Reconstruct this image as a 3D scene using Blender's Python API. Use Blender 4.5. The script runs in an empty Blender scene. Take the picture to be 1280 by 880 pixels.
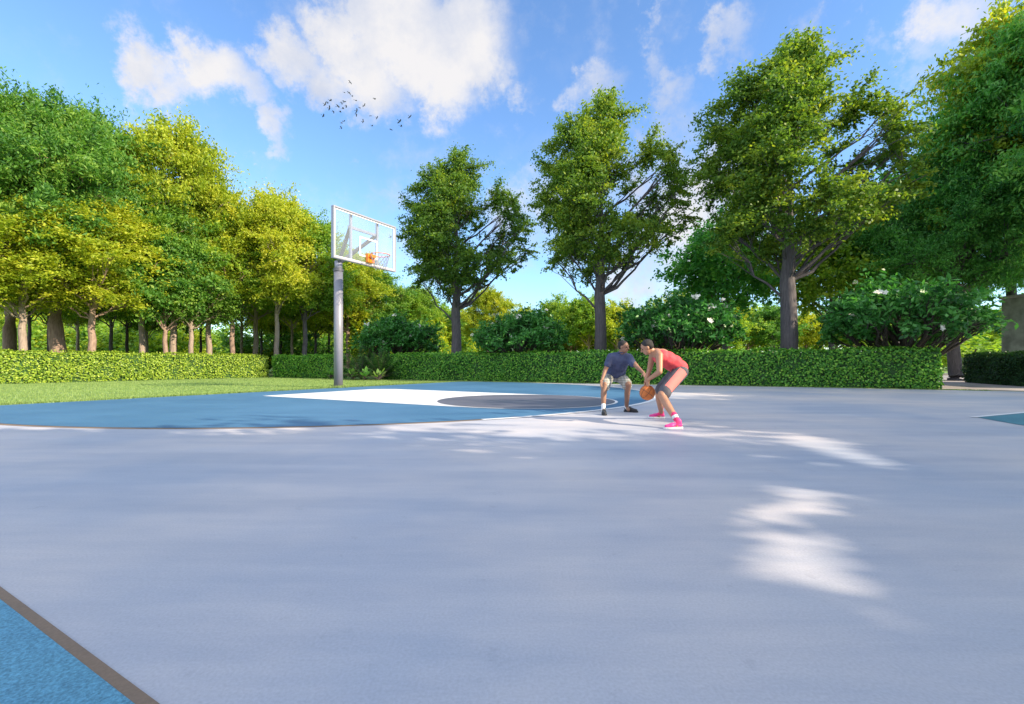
import bpy, bmesh, math, random
import numpy as np
from mathutils import Vector, Matrix

random.seed(7)
rng = np.random.default_rng(7)
scene = bpy.context.scene
C = scene.collection
R = math.radians
CAM_H = 0.95
F = 600.0          # focal length in photo pixels (1280 wide)
HOR = 455.0        # horizon row in the photo

def gp(u, v):                      # ground point under a photo pixel
    D = F * CAM_H / (v - HOR)
    return ((u - 640) / F * D, D)
def ux(u, D): return (u - 640) / F * D
def vz(v, D): return CAM_H + (HOR - v) / F * D

# sun: azimuth direction towards the sun on the ground, elevation
SUN_AZ = np.array([0.909, -0.418]); SUN_EL = R(29)
TAN = math.tan(SUN_EL)

# ------------------------------------------------------------------ materials
def new_mat(name):
    m = bpy.data.materials.new(name); m.use_nodes = True
    nt = m.node_tree
    return m, nt, nt.nodes['Principled BSDF']

def N(nt, t, **kw):
    n = nt.nodes.new(t)
    for k, v in kw.items():
        if k.startswith('i_'): n.inputs[k[2:].replace('_', ' ')].default_value = v
        else: setattr(n, k, v)
    return n

def ramp(nt, fac, stops, interp='LINEAR'):
    r = nt.nodes.new('ShaderNodeValToRGB'); cr = r.color_ramp; cr.interpolation = interp
    while len(cr.elements) < len(stops): cr.elements.new(0.5)
    for e, (p, c) in zip(cr.elements, stops):
        e.position = p; e.color = (c[0], c[1], c[2], 1)
    nt.links.new(fac, r.inputs[0]); return r

def simple(name, col, rough=0.6, metal=0.0, spec=0.5, var=0.12, scale=6.0, bump=0.0, bscale=60, coat=0):
    m, nt, b = new_mat(name)
    tc = N(nt, 'ShaderNodeTexCoord')
    no = N(nt, 'ShaderNodeTexNoise'); no.inputs['Scale'].default_value = scale; no.inputs['Detail'].default_value = 6
    nt.links.new(tc.outputs['Object'], no.inputs['Vector'])
    lo = [c * (1 - var) for c in col]; hi = [min(1, c * (1 + var)) for c in col]
    r = ramp(nt, no.outputs['Fac'], [(0.3, lo), (0.7, hi)])
    nt.links.new(r.outputs[0], b.inputs['Base Color'])
    b.inputs['Roughness'].default_value = rough; b.inputs['Metallic'].default_value = metal
    b.inputs['Specular IOR Level'].default_value = spec
    if coat: b.inputs['Coat Weight'].default_value = coat
    if bump:
        n2 = N(nt, 'ShaderNodeTexNoise'); n2.inputs['Scale'].default_value = bscale; n2.inputs['Detail'].default_value = 4
        nt.links.new(tc.outputs['Object'], n2.inputs['Vector'])
        bp = N(nt, 'ShaderNodeBump'); bp.inputs['Strength'].default_value = bump; bp.inputs['Distance'].default_value = 0.02
        nt.links.new(n2.outputs['Fac'], bp.inputs['Height']); nt.links.new(bp.outputs[0], b.inputs['Normal'])
    return m

def leaf_mat(name, dark, mid, light, transl=0.4, tcol=None, rough=0.5):
    """leaf colours: per-leaf and per-clump attribute, two sided with light passing through"""
    m, nt, b = new_mat(name)
    at = N(nt, 'ShaderNodeAttribute', attribute_name='tint')
    oi = N(nt, 'ShaderNodeObjectInfo')
    ad = N(nt, 'ShaderNodeMath', operation='MULTIPLY_ADD'); ad.inputs[1].default_value = 0.24; ad.inputs[2].default_value = -0.12
    nt.links.new(oi.outputs['Random'], ad.inputs[0])
    sm = N(nt, 'ShaderNodeMath', operation='ADD'); nt.links.new(at.outputs['Fac'], sm.inputs[0]); nt.links.new(ad.outputs[0], sm.inputs[1])
    r = ramp(nt, sm.outputs[0], [(0.1, dark), (0.5, mid), (0.9, light)])
    nt.links.new(r.outputs[0], b.inputs['Base Color'])
    b.inputs['Roughness'].default_value = rough; b.inputs['Specular IOR Level'].default_value = 0.35
    tr = N(nt, 'ShaderNodeBsdfTranslucent')
    mx = N(nt, 'ShaderNodeMix', data_type='RGBA', blend_type='MULTIPLY'); mx.inputs[0].default_value = 1
    nt.links.new(r.outputs[0], mx.inputs[6]); t = tcol or (1.5, 1.35, 0.5); mx.inputs[7].default_value = (*t, 1)
    nt.links.new(mx.outputs[2], tr.inputs['Color'])
    ms = N(nt, 'ShaderNodeMixShader'); ms.inputs[0].default_value = transl
    nt.links.new(b.outputs[0], ms.inputs[1]); nt.links.new(tr.outputs[0], ms.inputs[2])
    out = nt.nodes['Material Output']; nt.links.new(ms.outputs[0], out.inputs[0])
    return m

def bark_mat(name, c1, c2, scale=3.0):
    m, nt, b = new_mat(name)
    tc = N(nt, 'ShaderNodeTexCoord')
    mp = N(nt, 'ShaderNodeMapping'); mp.inputs['Scale'].default_value = (6, 6, 0.8)
    nt.links.new(tc.outputs['Object'], mp.inputs[0])
    no = N(nt, 'ShaderNodeTexNoise'); no.inputs['Scale'].default_value = scale; no.inputs['Detail'].default_value = 8
    no.inputs['Roughness'].default_value = 0.65
    nt.links.new(mp.outputs[0], no.inputs['Vector'])
    r = ramp(nt, no.outputs['Fac'], [(0.32, c1), (0.68, c2)])
    nt.links.new(r.outputs[0], b.inputs['Base Color'])
    bp = N(nt, 'ShaderNodeBump'); bp.inputs['Strength'].default_value = 0.8; bp.inputs['Distance'].default_value = 0.04
    nt.links.new(no.outputs['Fac'], bp.inputs['Height']); nt.links.new(bp.outputs[0], b.inputs['Normal'])
    b.inputs['Roughness'].default_value = 0.9
    return m

def paved(name, c_lo, c_hi, rough=0.5, speck=0.06, bump=0.25, bscale=90, stain=None, spec=0.4):
    """court coating: broad uneven tone, fine aggregate, faint scuffs"""
    m, nt, b = new_mat(name)
    tc = N(nt, 'ShaderNodeTexCoord')
    a = N(nt, 'ShaderNodeTexNoise'); a.inputs['Scale'].default_value = 0.35; a.inputs['Detail'].default_value = 7; a.inputs['Roughness'].default_value = 0.55
    nt.links.new(tc.outputs['Object'], a.inputs['Vector'])
    r = ramp(nt, a.outputs['Fac'], [(0.36, c_lo), (0.64, c_hi)])
    # fine speckle
    s = N(nt, 'ShaderNodeTexNoise'); s.inputs['Scale'].default_value = bscale; s.inputs['Detail'].default_value = 3
    nt.links.new(tc.outputs['Object'], s.inputs['Vector'])
    sr = ramp(nt, s.outputs['Fac'], [(0.3, (1 - speck * 2,) * 3), (0.7, (1 + speck,) * 3)])
    mx = N(nt, 'ShaderNodeMix', data_type='RGBA', blend_type='MULTIPLY'); mx.inputs[0].default_value = 1
    nt.links.new(r.outputs[0], mx.inputs[6]); nt.links.new(sr.outputs[0], mx.inputs[7])
    # long scuffs, stretched along the court
    mp = N(nt, 'ShaderNodeMapping'); mp.inputs['Rotation'].default_value = (0, 0, R(28)); mp.inputs['Scale'].default_value = (0.25, 1.6, 1)
    nt.links.new(tc.outputs['Object'], mp.inputs[0])
    w = N(nt, 'ShaderNodeTexNoise'); w.inputs['Scale'].default_value = 1.3; w.inputs['Detail'].default_value = 9; w.inputs['Roughness'].default_value = 0.7
    nt.links.new(mp.outputs[0], w.inputs['Vector'])
    wr = ramp(nt, w.outputs['Fac'], [(0.36, (0.84, 0.86, 0.90)), (0.60, (1.04, 1.02, 1.0))])
    m2 = N(nt, 'ShaderNodeMix', data_type='RGBA', blend_type='MULTIPLY'); m2.inputs[0].default_value = 1
    nt.links.new(mx.outputs[2], m2.inputs[6]); nt.links.new(wr.outputs[0], m2.inputs[7])
    # sparse small stains and tar-dark flecks
    vn = N(nt, 'ShaderNodeTexNoise'); vn.inputs['Scale'].default_value = 5.5; vn.inputs['Detail'].default_value = 10; vn.inputs['Roughness'].default_value = 0.75
    nt.links.new(tc.outputs['Object'], vn.inputs['Vector'])
    vr = ramp(nt, vn.outputs['Fac'], [(0.28, (0.80, 0.80, 0.82)), (0.40, (1, 1, 1))])
    m4 = N(nt, 'ShaderNodeMix', data_type='RGBA', blend_type='MULTIPLY'); m4.inputs[0].default_value = 1
    nt.links.new(m2.outputs[2], m4.inputs[6]); nt.links.new(vr.outputs[0], m4.inputs[7])
    nt.links.new(m4.outputs[2], b.inputs['Base Color'])
    rr = N(nt, 'ShaderNodeMapRange'); rr.inputs['To Min'].default_value = rough - 0.08; rr.inputs['To Max'].default_value = rough + 0.12
    nt.links.new(w.outputs['Fac'], rr.inputs['Value']); nt.links.new(rr.outputs[0], b.inputs['Roughness'])
    bp = N(nt, 'ShaderNodeBump'); bp.inputs['Strength'].default_value = bump; bp.inputs['Distance'].default_value = 0.004
    nt.links.new(s.outputs['Fac'], bp.inputs['Height']); nt.links.new(bp.outputs[0], b.inputs['Normal'])
    b.inputs['Specular IOR Level'].default_value = spec
    return m

# ------------------------------------------------------------------ object helpers
def tag(o, label=None, cat=None, group=None, kind=None):
    if label: o['label'] = label
    if cat: o['category'] = cat
    if group: o['group'] = group
    if kind: o['kind'] = kind
    return o
def link(name, me, mat=None, parent=None, loc=None, smooth=False):
    o = bpy.data.objects.new(name, me); C.objects.link(o)
    if mat is not None:
        for mm in (mat if isinstance(mat, (list, tuple)) else [mat]):
            me.materials.append(mm)
    if parent: o.parent = parent
    if loc is not None: o.location = loc
    if smooth: me.polygons.foreach_set('use_smooth', [True] * len(me.polygons))
    return o
def empty(name, loc, rz=0, s=1):
    o = bpy.data.objects.new(name, None); C.objects.link(o)
    o.location = loc; o.rotation_euler = (0, 0, rz); o.scale = (s, s, s) if not isinstance(s, tuple) else s
    o.empty_display_size = 0.3
    return o
def np_mesh(name, V, Fq, tint=None, nv=4):
    """fast mesh of equal-sized polygons"""
    V = np.ascontiguousarray(V, dtype=np.float32); Fq = np.ascontiguousarray(Fq, dtype=np.int32)
    me = bpy.data.meshes.new(name)
    me.vertices.add(len(V)); me.vertices.foreach_set('co', V.ravel())
    n = len(Fq); me.loops.add(n * nv); me.loops.foreach_set('vertex_index', Fq.ravel())
    me.polygons.add(n); me.polygons.foreach_set('loop_start', np.arange(n, dtype=np.int32) * nv)
    if tint is not None:
        a = me.attributes.new('tint', 'FLOAT', 'FACE'); a.data.foreach_set('value', np.ascontiguousarray(tint, dtype=np.float32))
    me.update(calc_edges=True)
    return me

class MB:
    def __init__(s): s.bm = bmesh.new()
    def box(s, c, size, rot=None, bevel=0.0):
        M = Matrix.Translation(Vector(c)) @ (rot.to_4x4() if rot is not None else Matrix.Identity(4)) @ Matrix.Diagonal((*size, 1))
        r = bmesh.ops.create_cube(s.bm, size=1, matrix=M)
        if bevel:
            es = list({e for v in r['verts'] for e in v.link_edges})
            bmesh.ops.bevel(s.bm, geom=es, offset=bevel, segments=2, affect='EDGES', profile=0.7)
        return s
    def tube(s, pts, rad, seg=12, cap=True):
        pts = [Vector(p) for p in pts]; rings = []
        if not isinstance(rad, (list, tuple)): rad = [rad] * len(pts)
        up = Vector((0, 0, 1))
        for i, p in enumerate(pts):
            t = (pts[min(i + 1, len(pts) - 1)] - pts[max(i - 1, 0)]).normalized()
            a = t.cross(up)
            if a.length < 1e-3: a = t.cross(Vector((0, 1, 0)))
            a.normalize(); b = t.cross(a)
            rings.append([s.bm.verts.new(p + (a * math.cos(k * 2 * math.pi / seg) + b * math.sin(k * 2 * math.pi / seg)) * rad[i]) for k in range(seg)])
        for r0, r1 in zip(rings, rings[1:]):
            for k in range(seg):
                s.bm.faces.new((r0[k], r0[(k + 1) % seg], r1[(k + 1) % seg], r1[k]))
        if cap: s.bm.faces.new(rings[0][::-1]); s.bm.faces.new(rings[-1])
        return s
    def ring(s, c, R_, r_, n=40, m=8, axis=None):
        vs = []
        for i in range(n):
            a = i * 2 * math.pi / n
            for j in range(m):
                b = j * 2 * math.pi / m
                vs.append(s.bm.verts.new((c[0] + (R_ + r_ * math.cos(b)) * math.cos(a), c[1] + (R_ + r_ * math.cos(b)) * math.sin(a), c[2] + r_ * math.sin(b))))
        for i in range(n):
            for j in range(m):
                s.bm.faces.new((vs[i * m + j], vs[((i + 1) % n) * m + j], vs[((i + 1) % n) * m + (j + 1) % m], vs[i * m + (j + 1) % m]))
        return s
    def build(s, name, mat, parent=None, smooth=False):
        bmesh.ops.recalc_face_normals(s.bm, faces=s.bm.faces)
        me = bpy.data.meshes.new(name); s.bm.to_mesh(me); s.bm.free()
        return link(name, me, mat, parent, smooth=smooth)

def sheet(name, pts, z, mat, kind='structure', thick=0.0):
    bm = bmesh.new()
    vs = [bm.verts.new((p[0], p[1], z)) for p in pts]
    f = bm.faces.new(vs); bm.normal_update()
    if f.normal.z < 0: f.normal_flip()
    bmesh.ops.triangulate(bm, faces=bm.faces)
    me = bpy.data.meshes.new(name); bm.to_mesh(me); bm.free()
    o = link(name, me, mat); o['kind'] = kind
    return o

# ------------------------------------------------------------------ camera
cam = bpy.data.cameras.new('camera'); co = bpy.data.objects.new('camera', cam); C.objects.link(co)
cam.sensor_width = 36; cam.lens = 36 * F / 1280
cam.shift_y = (HOR - 440) / 1280
co.location = (0, 0, CAM_H); co.rotation_euler = (R(90), 0, 0)
cam.clip_start = 0.05; cam.clip_end = 3000
scene.camera = co

# ------------------------------------------------------------------ world: daylight sky with clouds at fixed compass directions
def build_world():
    w = bpy.data.worlds.new('World'); scene.world = w; w.use_nodes = True
    nt = w.node_tree; nt.nodes.clear()
    out = N(nt, 'ShaderNodeOutputWorld'); bg = N(nt, 'ShaderNodeBackground'); bg.inputs['Strength'].default_value = 0.15
    sky = N(nt, 'ShaderNodeTexSky'); sky.sky_type = 'NISHITA'; sky.sun_disc = False
    sky.sun_elevation = SUN_EL
    sky.sun_rotation = math.atan2(SUN_AZ[0], SUN_AZ[1])
    sky.air_density = 1.1; sky.dust_density = 0.25; sky.ozone_density = 2.2; sky.altitude = 0
    tc = N(nt, 'ShaderNodeTexCoord')
    # warped direction gives the clouds torn edges
    nz = N(nt, 'ShaderNodeTexNoise'); nz.inputs['Scale'].default_value = 8; nz.inputs['Detail'].default_value = 10; nz.inputs['Roughness'].default_value = 0.66
    nt.links.new(tc.outputs['Generated'], nz.inputs['Vector'])
    nz2 = N(nt, 'ShaderNodeTexNoise'); nz2.inputs['Scale'].default_value = 3.2; nz2.inputs['Detail'].default_value = 8; nz2.inputs['Roughness'].default_value = 0.62
    nt.links.new(tc.outputs['Generated'], nz2.inputs['Vector'])
    wv = N(nt, 'ShaderNodeVectorMath', operation='MULTIPLY_ADD'); wv.inputs[1].default_value = (0.24,) * 3; wv.inputs[2].default_value = (-0.12,) * 3
    nt.links.new(nz.outputs['Color'], wv.inputs[0])
    ad = N(nt, 'ShaderNodeVectorMath', operation='ADD'); nt.links.new(tc.outputs['Generated'], ad.inputs[0]); nt.links.new(wv.outputs[0], ad.inputs[1])
    # cumulus lumps: (photo column, row, radius px, weight) turned into sky directions
    lumps = [(575, 55, 80, 1.0), (500, 35, 90, 1.0), (600, 85, 52, .9), (545, 100, 66, .95), (455, 100, 62, .9), (370, 80, 56, .85), (405, 110, 48, .8), (330, 85, 40, .7),
             (250, 95, 66, 1.), (200, 108, 54, .85), (285, 120, 52, .85), (325, 160, 40, .8), (340, 185, 24, .6), (225, 55, 34, .72), (445, 165, 26, .5), (460, 150, 24, .5),
             (745, 108, 44, .6), (715, 118, 30, .5), (650, 118, 30, .55), (845, 98, 34, .52), (915, 33, 36, .55), (905, 75, 28, .5), (1180, 30, 70, .68), (1210, 20, 60, .55), (1035, 15, 46, .55), (1060, 35, 30, .5), (1190, 125, 34, .65), (825, 15, 26, .45),
             (1130, 80, 44, .5), (1090, 50, 30, .42), (385, 48, 24, .6), (820, 70, 26, .45), (1010, 30, 60, .42),
             (700, 270, 110, .52), (850, 165, 60, .45), (850, 210, 70, .50), (880, 270, 120, .75), (820, 330, 80, .62), (1180, 260, 70, .4), (560, 290, 80, .36)]
    prev = None
    for (u, v, r, wgt) in lumps:
        d = Vector(((u - 640) / F, 1, (HOR - v) / F)); L = d.length; d.normalize()
        rr = r / F / L * (1.0 if abs(u - 640) < 300 else 0.9)
        ds = N(nt, 'ShaderNodeVectorMath', operation='DISTANCE'); ds.inputs[1].default_value = d
        nt.links.new(ad.outputs[0], ds.inputs[0])
        mr = N(nt, 'ShaderNodeMapRange'); mr.interpolation_type = 'SMOOTHSTEP'
        mr.inputs['From Min'].default_value = rr * 1.35; mr.inputs['From Max'].default_value = rr * 0.2
        mr.inputs['To Min'].default_value = 0; mr.inputs['To Max'].default_value = wgt
        nt.links.new(ds.outputs['Value'], mr.inputs['Value'])
        if prev is None: prev = mr.outputs[0]
        else:
            mx = N(nt, 'ShaderNodeMath', operation='SMOOTH_MAX'); mx.inputs[2].default_value = 0.15
            nt.links.new(prev, mx.inputs[0]); nt.links.new(mr.outputs[0], mx.inputs[1]); prev = mx.outputs[0]
    # thin veil that thickens where noise is high; everywhere in the sky
    veil = N(nt, 'ShaderNodeMapRange'); veil.inputs['From Min'].default_value = 0.55; veil.inputs['From Max'].default_value = 0.9
    veil.inputs['To Max'].default_value = 0.25
    nt.links.new(nz2.outputs['Fac'], veil.inputs['Value'])
    # break lumps with noise
    nf = N(nt, 'ShaderNodeMath', operation='MULTIPLY_ADD'); nf.inputs[1].default_value = 1.5; nf.inputs[2].default_value = -0.75
    nt.links.new(nz.outputs['Fac'], nf.inputs[0])
    sm = N(nt, 'ShaderNodeMath', operation='ADD'); nt.links.new(prev, sm.inputs[0]); nt.links.new(nf.outputs[0], sm.inputs[1])
    mask = N(nt, 'ShaderNodeMapRange'); mask.interpolation_type = 'SMOOTHSTEP'
    mask.inputs['From Min'].default_value = 0.12; mask.inputs['From Max'].default_value = 0.95
    nt.links.new(sm.outputs[0], mask.inputs['Value'])
    m2 = N(nt, 'ShaderNodeMath', operation='MAXIMUM'); nt.links.new(mask.outputs[0], m2.inputs[0]); nt.links.new(veil.outputs[0], m2.inputs[1])
    # added fill light: unseen bright cloud bank behind the camera and overhead
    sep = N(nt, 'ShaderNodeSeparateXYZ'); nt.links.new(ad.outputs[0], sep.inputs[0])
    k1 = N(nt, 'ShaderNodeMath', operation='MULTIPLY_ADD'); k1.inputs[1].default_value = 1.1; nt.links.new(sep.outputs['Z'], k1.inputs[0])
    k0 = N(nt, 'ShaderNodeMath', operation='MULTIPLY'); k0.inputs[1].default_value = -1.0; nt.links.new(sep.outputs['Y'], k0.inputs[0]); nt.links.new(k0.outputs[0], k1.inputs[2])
    rear_fill = N(nt, 'ShaderNodeMapRange'); rear_fill.interpolation_type = 'SMOOTHSTEP'; rear_fill.inputs['From Min'].default_value = 0.15; rear_fill.inputs['From Max'].default_value = 0.6; rear_fill.inputs['To Max'].default_value = .85
    nt.links.new(k1.outputs[0], rear_fill.inputs['Value'])
    m3 = N(nt, 'ShaderNodeMath', operation='MAXIMUM'); nt.links.new(m2.outputs[0], m3.inputs[0]); nt.links.new(rear_fill.outputs[0], m3.inputs[1]); m2 = m3
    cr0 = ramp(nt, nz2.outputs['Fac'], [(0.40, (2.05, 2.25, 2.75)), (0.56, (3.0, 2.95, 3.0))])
    cr = N(nt, 'ShaderNodeMix', data_type='RGBA'); nt.links.new(rear_fill.outputs[0], cr.inputs[0]); nt.links.new(cr0.outputs[0], cr.inputs[6]); cr.inputs[7].default_value = (4.3, 4.75, 5.6, 1)
    tint = N(nt, 'ShaderNodeMix', data_type='RGBA', blend_type='MULTIPLY'); tint.inputs[0].default_value = 1
    nt.links.new(sky.outputs[0], tint.inputs[6]); tint.inputs[7].default_value = (0.68, 0.83, 1.0, 1)
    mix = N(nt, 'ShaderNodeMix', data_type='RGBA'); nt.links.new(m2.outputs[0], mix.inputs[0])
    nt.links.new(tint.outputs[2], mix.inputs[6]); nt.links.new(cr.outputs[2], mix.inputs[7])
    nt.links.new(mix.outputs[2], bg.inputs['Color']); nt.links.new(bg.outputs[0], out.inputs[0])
build_world()

sl = bpy.data.lights.new('sun', 'SUN'); so = bpy.data.objects.new('sun', sl); C.objects.link(so)
sl.energy = 4.2; sl.angle = R(0.5); sl.color = (1.0, 0.84, 0.60)
sd = Vector((SUN_AZ[0] * math.cos(SUN_EL), SUN_AZ[1] * math.cos(SUN_EL), math.sin(SUN_EL)))
so.rotation_euler = sd.to_track_quat('Z', 'Y').to_euler()

# ------------------------------------------------------------------ ground
M_court = paved('court_coating', (0.40, 0.44, 0.54), (0.61, 0.57, 0.585), rough=0.52, speck=0.05)  # warm mottling stands in for partial sun, cool for sky-lit shade
M_blue = paved('blue_paint', (0.052, 0.155, 0.295), (0.075, 0.20, 0.36), rough=0.5, speck=0.08)
M_blue_rough = paved('blue_rubber', (0.11, 0.32, 0.46), (0.14, 0.37, 0.53), rough=0.75, speck=0.2, bump=0.9, bscale=110)
M_teal = paved('teal_paint', (0.06, 0.20, 0.27), (0.08, 0.24, 0.32), rough=0.55)
M_white = paved('white_paint', (0.74, 0.75, 0.78), (0.80, 0.80, 0.82), rough=0.55, speck=0.03)
M_grey = paved('grey_paint', (0.095, 0.11, 0.155), (0.14, 0.145, 0.19), rough=0.5)
M_brown = paved('brown_line', (0.22, 0.155, 0.11), (0.27, 0.19, 0.135), rough=0.7)
M_path = paved('path_stone', (0.36, 0.32, 0.33), (0.46, 0.42, 0.42), rough=0.75)
M_soil = simple('lawn_ground', (0.16, 0.26, 0.065), rough=1, var=0.2, scale=0.6, bump=0.4, bscale=20)

S = 900
sheet('ground', [(-S, -S), (S, -S), (S, S), (-S, S)], -0.012, M_soil)
# baseline of the court (edge of the lawn) and the line of the middle hedge
def base_x(D): return -11.7 + 0.6 * (D - 10.96)
HA = (16.0, 17.8)                        # near right end of the middle hedge
def hedge_x(D): return HA[0] - 2.05 * (D - HA[1])
# court slab outline
court = [(base_x(-14), -14), (base_x(24.3), 24.3), (hedge_x(24.3) - 2.0, 24.5), (hedge_x(21) , 20.75), (HA[0], HA[1] - 0.35), (19.5, 15.6), (27, 12.0), (34, 9), (34, -14)]
sheet('court', court, 0.0, M_court)

# blue three point zone: circle clipped by the baseline
cen = (-5.0, 16.6); RAD = 9.5
arc = []
for k in range(361):
    a = R(k); x = cen[0] + RAD * math.cos(a); y = cen[1] + RAD * math.sin(a)
    arc.append((x, y))
def clip_half(poly, px, py, nx, ny):     # keep side where (p - P).n >= 0
    out = []
    for i in range(len(poly)):
        a, b = poly[i], poly[(i + 1) % len(poly)]
        da = (a[0] - px) * nx + (a[1] - py) * ny; db = (b[0] - px) * nx + (b[1] - py) * ny
        if da >= 0: out.append(a)
        if (da >= 0) != (db >= 0):
            t = da / (da - db); out.append((a[0] + (b[0] - a[0]) * t, a[1] + (b[1] - a[1]) * t))
    return out
hn = (-0.44, -0.90)                      # into the court, away from the middle hedge
def zone(rad, z, name, mat):
    pts = [(cen[0] + rad * math.cos(R(k)), cen[1] + rad * math.sin(R(k))) for k in range(360)]
    pts = clip_half(pts, -11.7, 10.96, 0.857, -0.514)
    pts = clip_half(pts, HA[0], HA[1] - 0.55, hn[0], hn[1])
    sheet(name, pts, z, mat)
zone(RAD + 0.10, 0.003, 'zone_outline', M_brown)
zone(RAD, 0.007, 'blue_zone', M_blue)
# white arc line, only on the right half
def band(c, r0, r1, a0, a1, z, name, mat, n=90):
    bm = bmesh.new(); prev = None
    for k in range(n + 1):
        a = R(a0 + (a1 - a0) * k / n)
        p0 = bm.verts.new((c[0] + r0 * math.cos(a), c[1] + r0 * math.sin(a), z)); p1 = bm.verts.new((c[0] + r1 * math.cos(a), c[1] + r1 * math.sin(a), z))
        if prev: bm.faces.new((prev[0], prev[1], p1, p0))
        prev = (p0, p1)
    bmesh.ops.recalc_face_normals(bm, faces=bm.faces)
    me = bpy.data.meshes.new(name); bm.to_mesh(me); bm.free()
    for p in me.polygons: pass
    o = link(name, me, mat); o['kind'] = 'structure'; return o
band(cen, RAD + 0.01, RAD + 0.14, -62, 25, 0.009, 'white_arc', M_white)
# key
fc = (0.35, 12.35); fr = 2.25
sheet('white_key', [(-7.35, 14.15), (-5.2, 18.0), (-4.4, 18.05), (1.45, 14.38), (-0.75, 10.3)], 0.011, M_white)
def disc(c, r, z, name, mat, n=96):
    sheet(name, [(c[0] + r * math.cos(i * 2 * math.pi / n), c[1] + r * math.sin(i * 2 * math.pi / n)) for i in range(n)], z, mat)
disc(fc, fr + 0.07, 0.015, 'circle_outline', M_white)
disc(fc, fr, 0.019, 'grey_circle', M_grey)
# near left blue strip with its brown line
d = Vector((-2.19 + 0.988, 2.05 - 1.341)).normalized(); nrm = Vector((-d.y, d.x))
if nrm.y > 0: nrm = -nrm
P0 = Vector((-0.988, 1.341))
def q(s, t): p = P0 + d * s + nrm * t; return (p.x, p.y)
sheet('brown_sideline', [q(-14, 0), q(9.0, 0), q(9.0, .036), q(-14, .036)], 0.004, M_brown)
sheet('blue_margin', [q(-14, .036), q(9.0, .036), q(9.0, 6), q(-14, 6)], 0.005, M_blue_rough)
# far right zone of the other half
rz = [(8.25, 8.5), (9.8, 9.22), (14, 11.2), (18, 10), (18, 0), (9.5, 2.0), (8.2, 4.2), (7.75, 6.0), (7.9, 7.5)]
sheet('teal_zone', rz, 0.006, M_teal)
dl = Vector((9.8 - 8.25, 9.22 - 8.5)).normalized(); dn = Vector((-dl.y, dl.x))
a0 = Vector((8.2, 8.48)); a1 = a0 + dl * 7
sheet('white_border', [tuple(a0), tuple(a1), tuple(a1 + dn * .1), tuple(a0 + dn * .1)], 0.009, M_white)
# path by the right hedge, with a low kerb step
pth = [(16.35, 18.2), (19.5, 15.62), (27, 12.02), (40, 8), (60, 20), (40, 60), (27, 60), (24.2, 36), (21.6, 28), (17.9, 21.3)]
sheet('path', pth, -0.004, M_path)

# ------------------------------------------------------------------ foliage building
def leaves(cent, nrm_dir, L, Wd, jitter, droop, rs):
    """rhombic leaves at points cent (n,3); nrm_dir (n,3) preferred face normal"""
    n = len(cent)
    nn = nrm_dir + rs.normal(0, jitter, (n, 3)); nn /= np.linalg.norm(nn, axis=1, keepdims=True) + 1e-9
    a = rs.normal(0, 1, (n, 3)); a -= (a * nn).sum(1, keepdims=True) * nn; a /= np.linalg.norm(a, axis=1, keepdims=True) + 1e-9
    a[:, 2] -= droop; a /= np.linalg.norm(a, axis=1, keepdims=True) + 1e-9
    b = np.cross(nn, a); b /= np.linalg.norm(b, axis=1, keepdims=True) + 1e-9
    l = (L * rs.uniform(.65, 1.25, (n, 1))) / 2; w = (Wd * rs.uniform(.7, 1.2, (n, 1))) / 2
    V = np.empty((n, 4, 3)); V[:, 0] = cent - a * l; V[:, 1] = cent + b * w - a * l * .15 + nn * w * .25; V[:, 2] = cent + a * l; V[:, 3] = cent - b * w - a * l * .15 + nn * w * .25
    return V.reshape(-1, 3)

def tube_np(pts, rad, seg=7, wob=0.0, rs=None):
    pts = np.array(pts, float); n = len(pts); V = []; Fc = []
    for i in range(n):
        t = pts[min(i + 1, n - 1)] - pts[max(i - 1, 0)]; t /= np.linalg.norm(t) + 1e-9
        a = np.cross(t, [0, 0, 1.]);
        if np.linalg.norm(a) < .1: a = np.cross(t, [0, 1., 0])
        a /= np.linalg.norm(a); b = np.cross(t, a)
        for k in range(seg):
            an = k * 2 * math.pi / seg; rr = rad[i] * (1 + (rs.uniform(-wob, wob) if wob else 0))
            V.append(pts[i] + (a * math.cos(an) + b * math.sin(an)) * rr)
    for i in range(n - 1):
        for k in range(seg):
            Fc.append((i * seg + k, i * seg + (k + 1) % seg, (i + 1) * seg + (k + 1) % seg, (i + 1) * seg + k))
    return np.array(V), np.array(Fc)

def curve(p0, p1, bend, n, rs):
    p0 = np.array(p0, float); p1 = np.array(p1, float); t = np.linspace(0, 1, n)[:, None]
    mid = (p0 + p1) / 2 + np.array(bend)
    c = (1 - t) ** 2 * p0 + 2 * t * (1 - t) * mid + t ** 2 * p1
    L = np.linalg.norm(p1 - p0)
    c[1:-1] += rs.normal(0, L * .02, (n - 2, 3))
    return c

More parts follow.
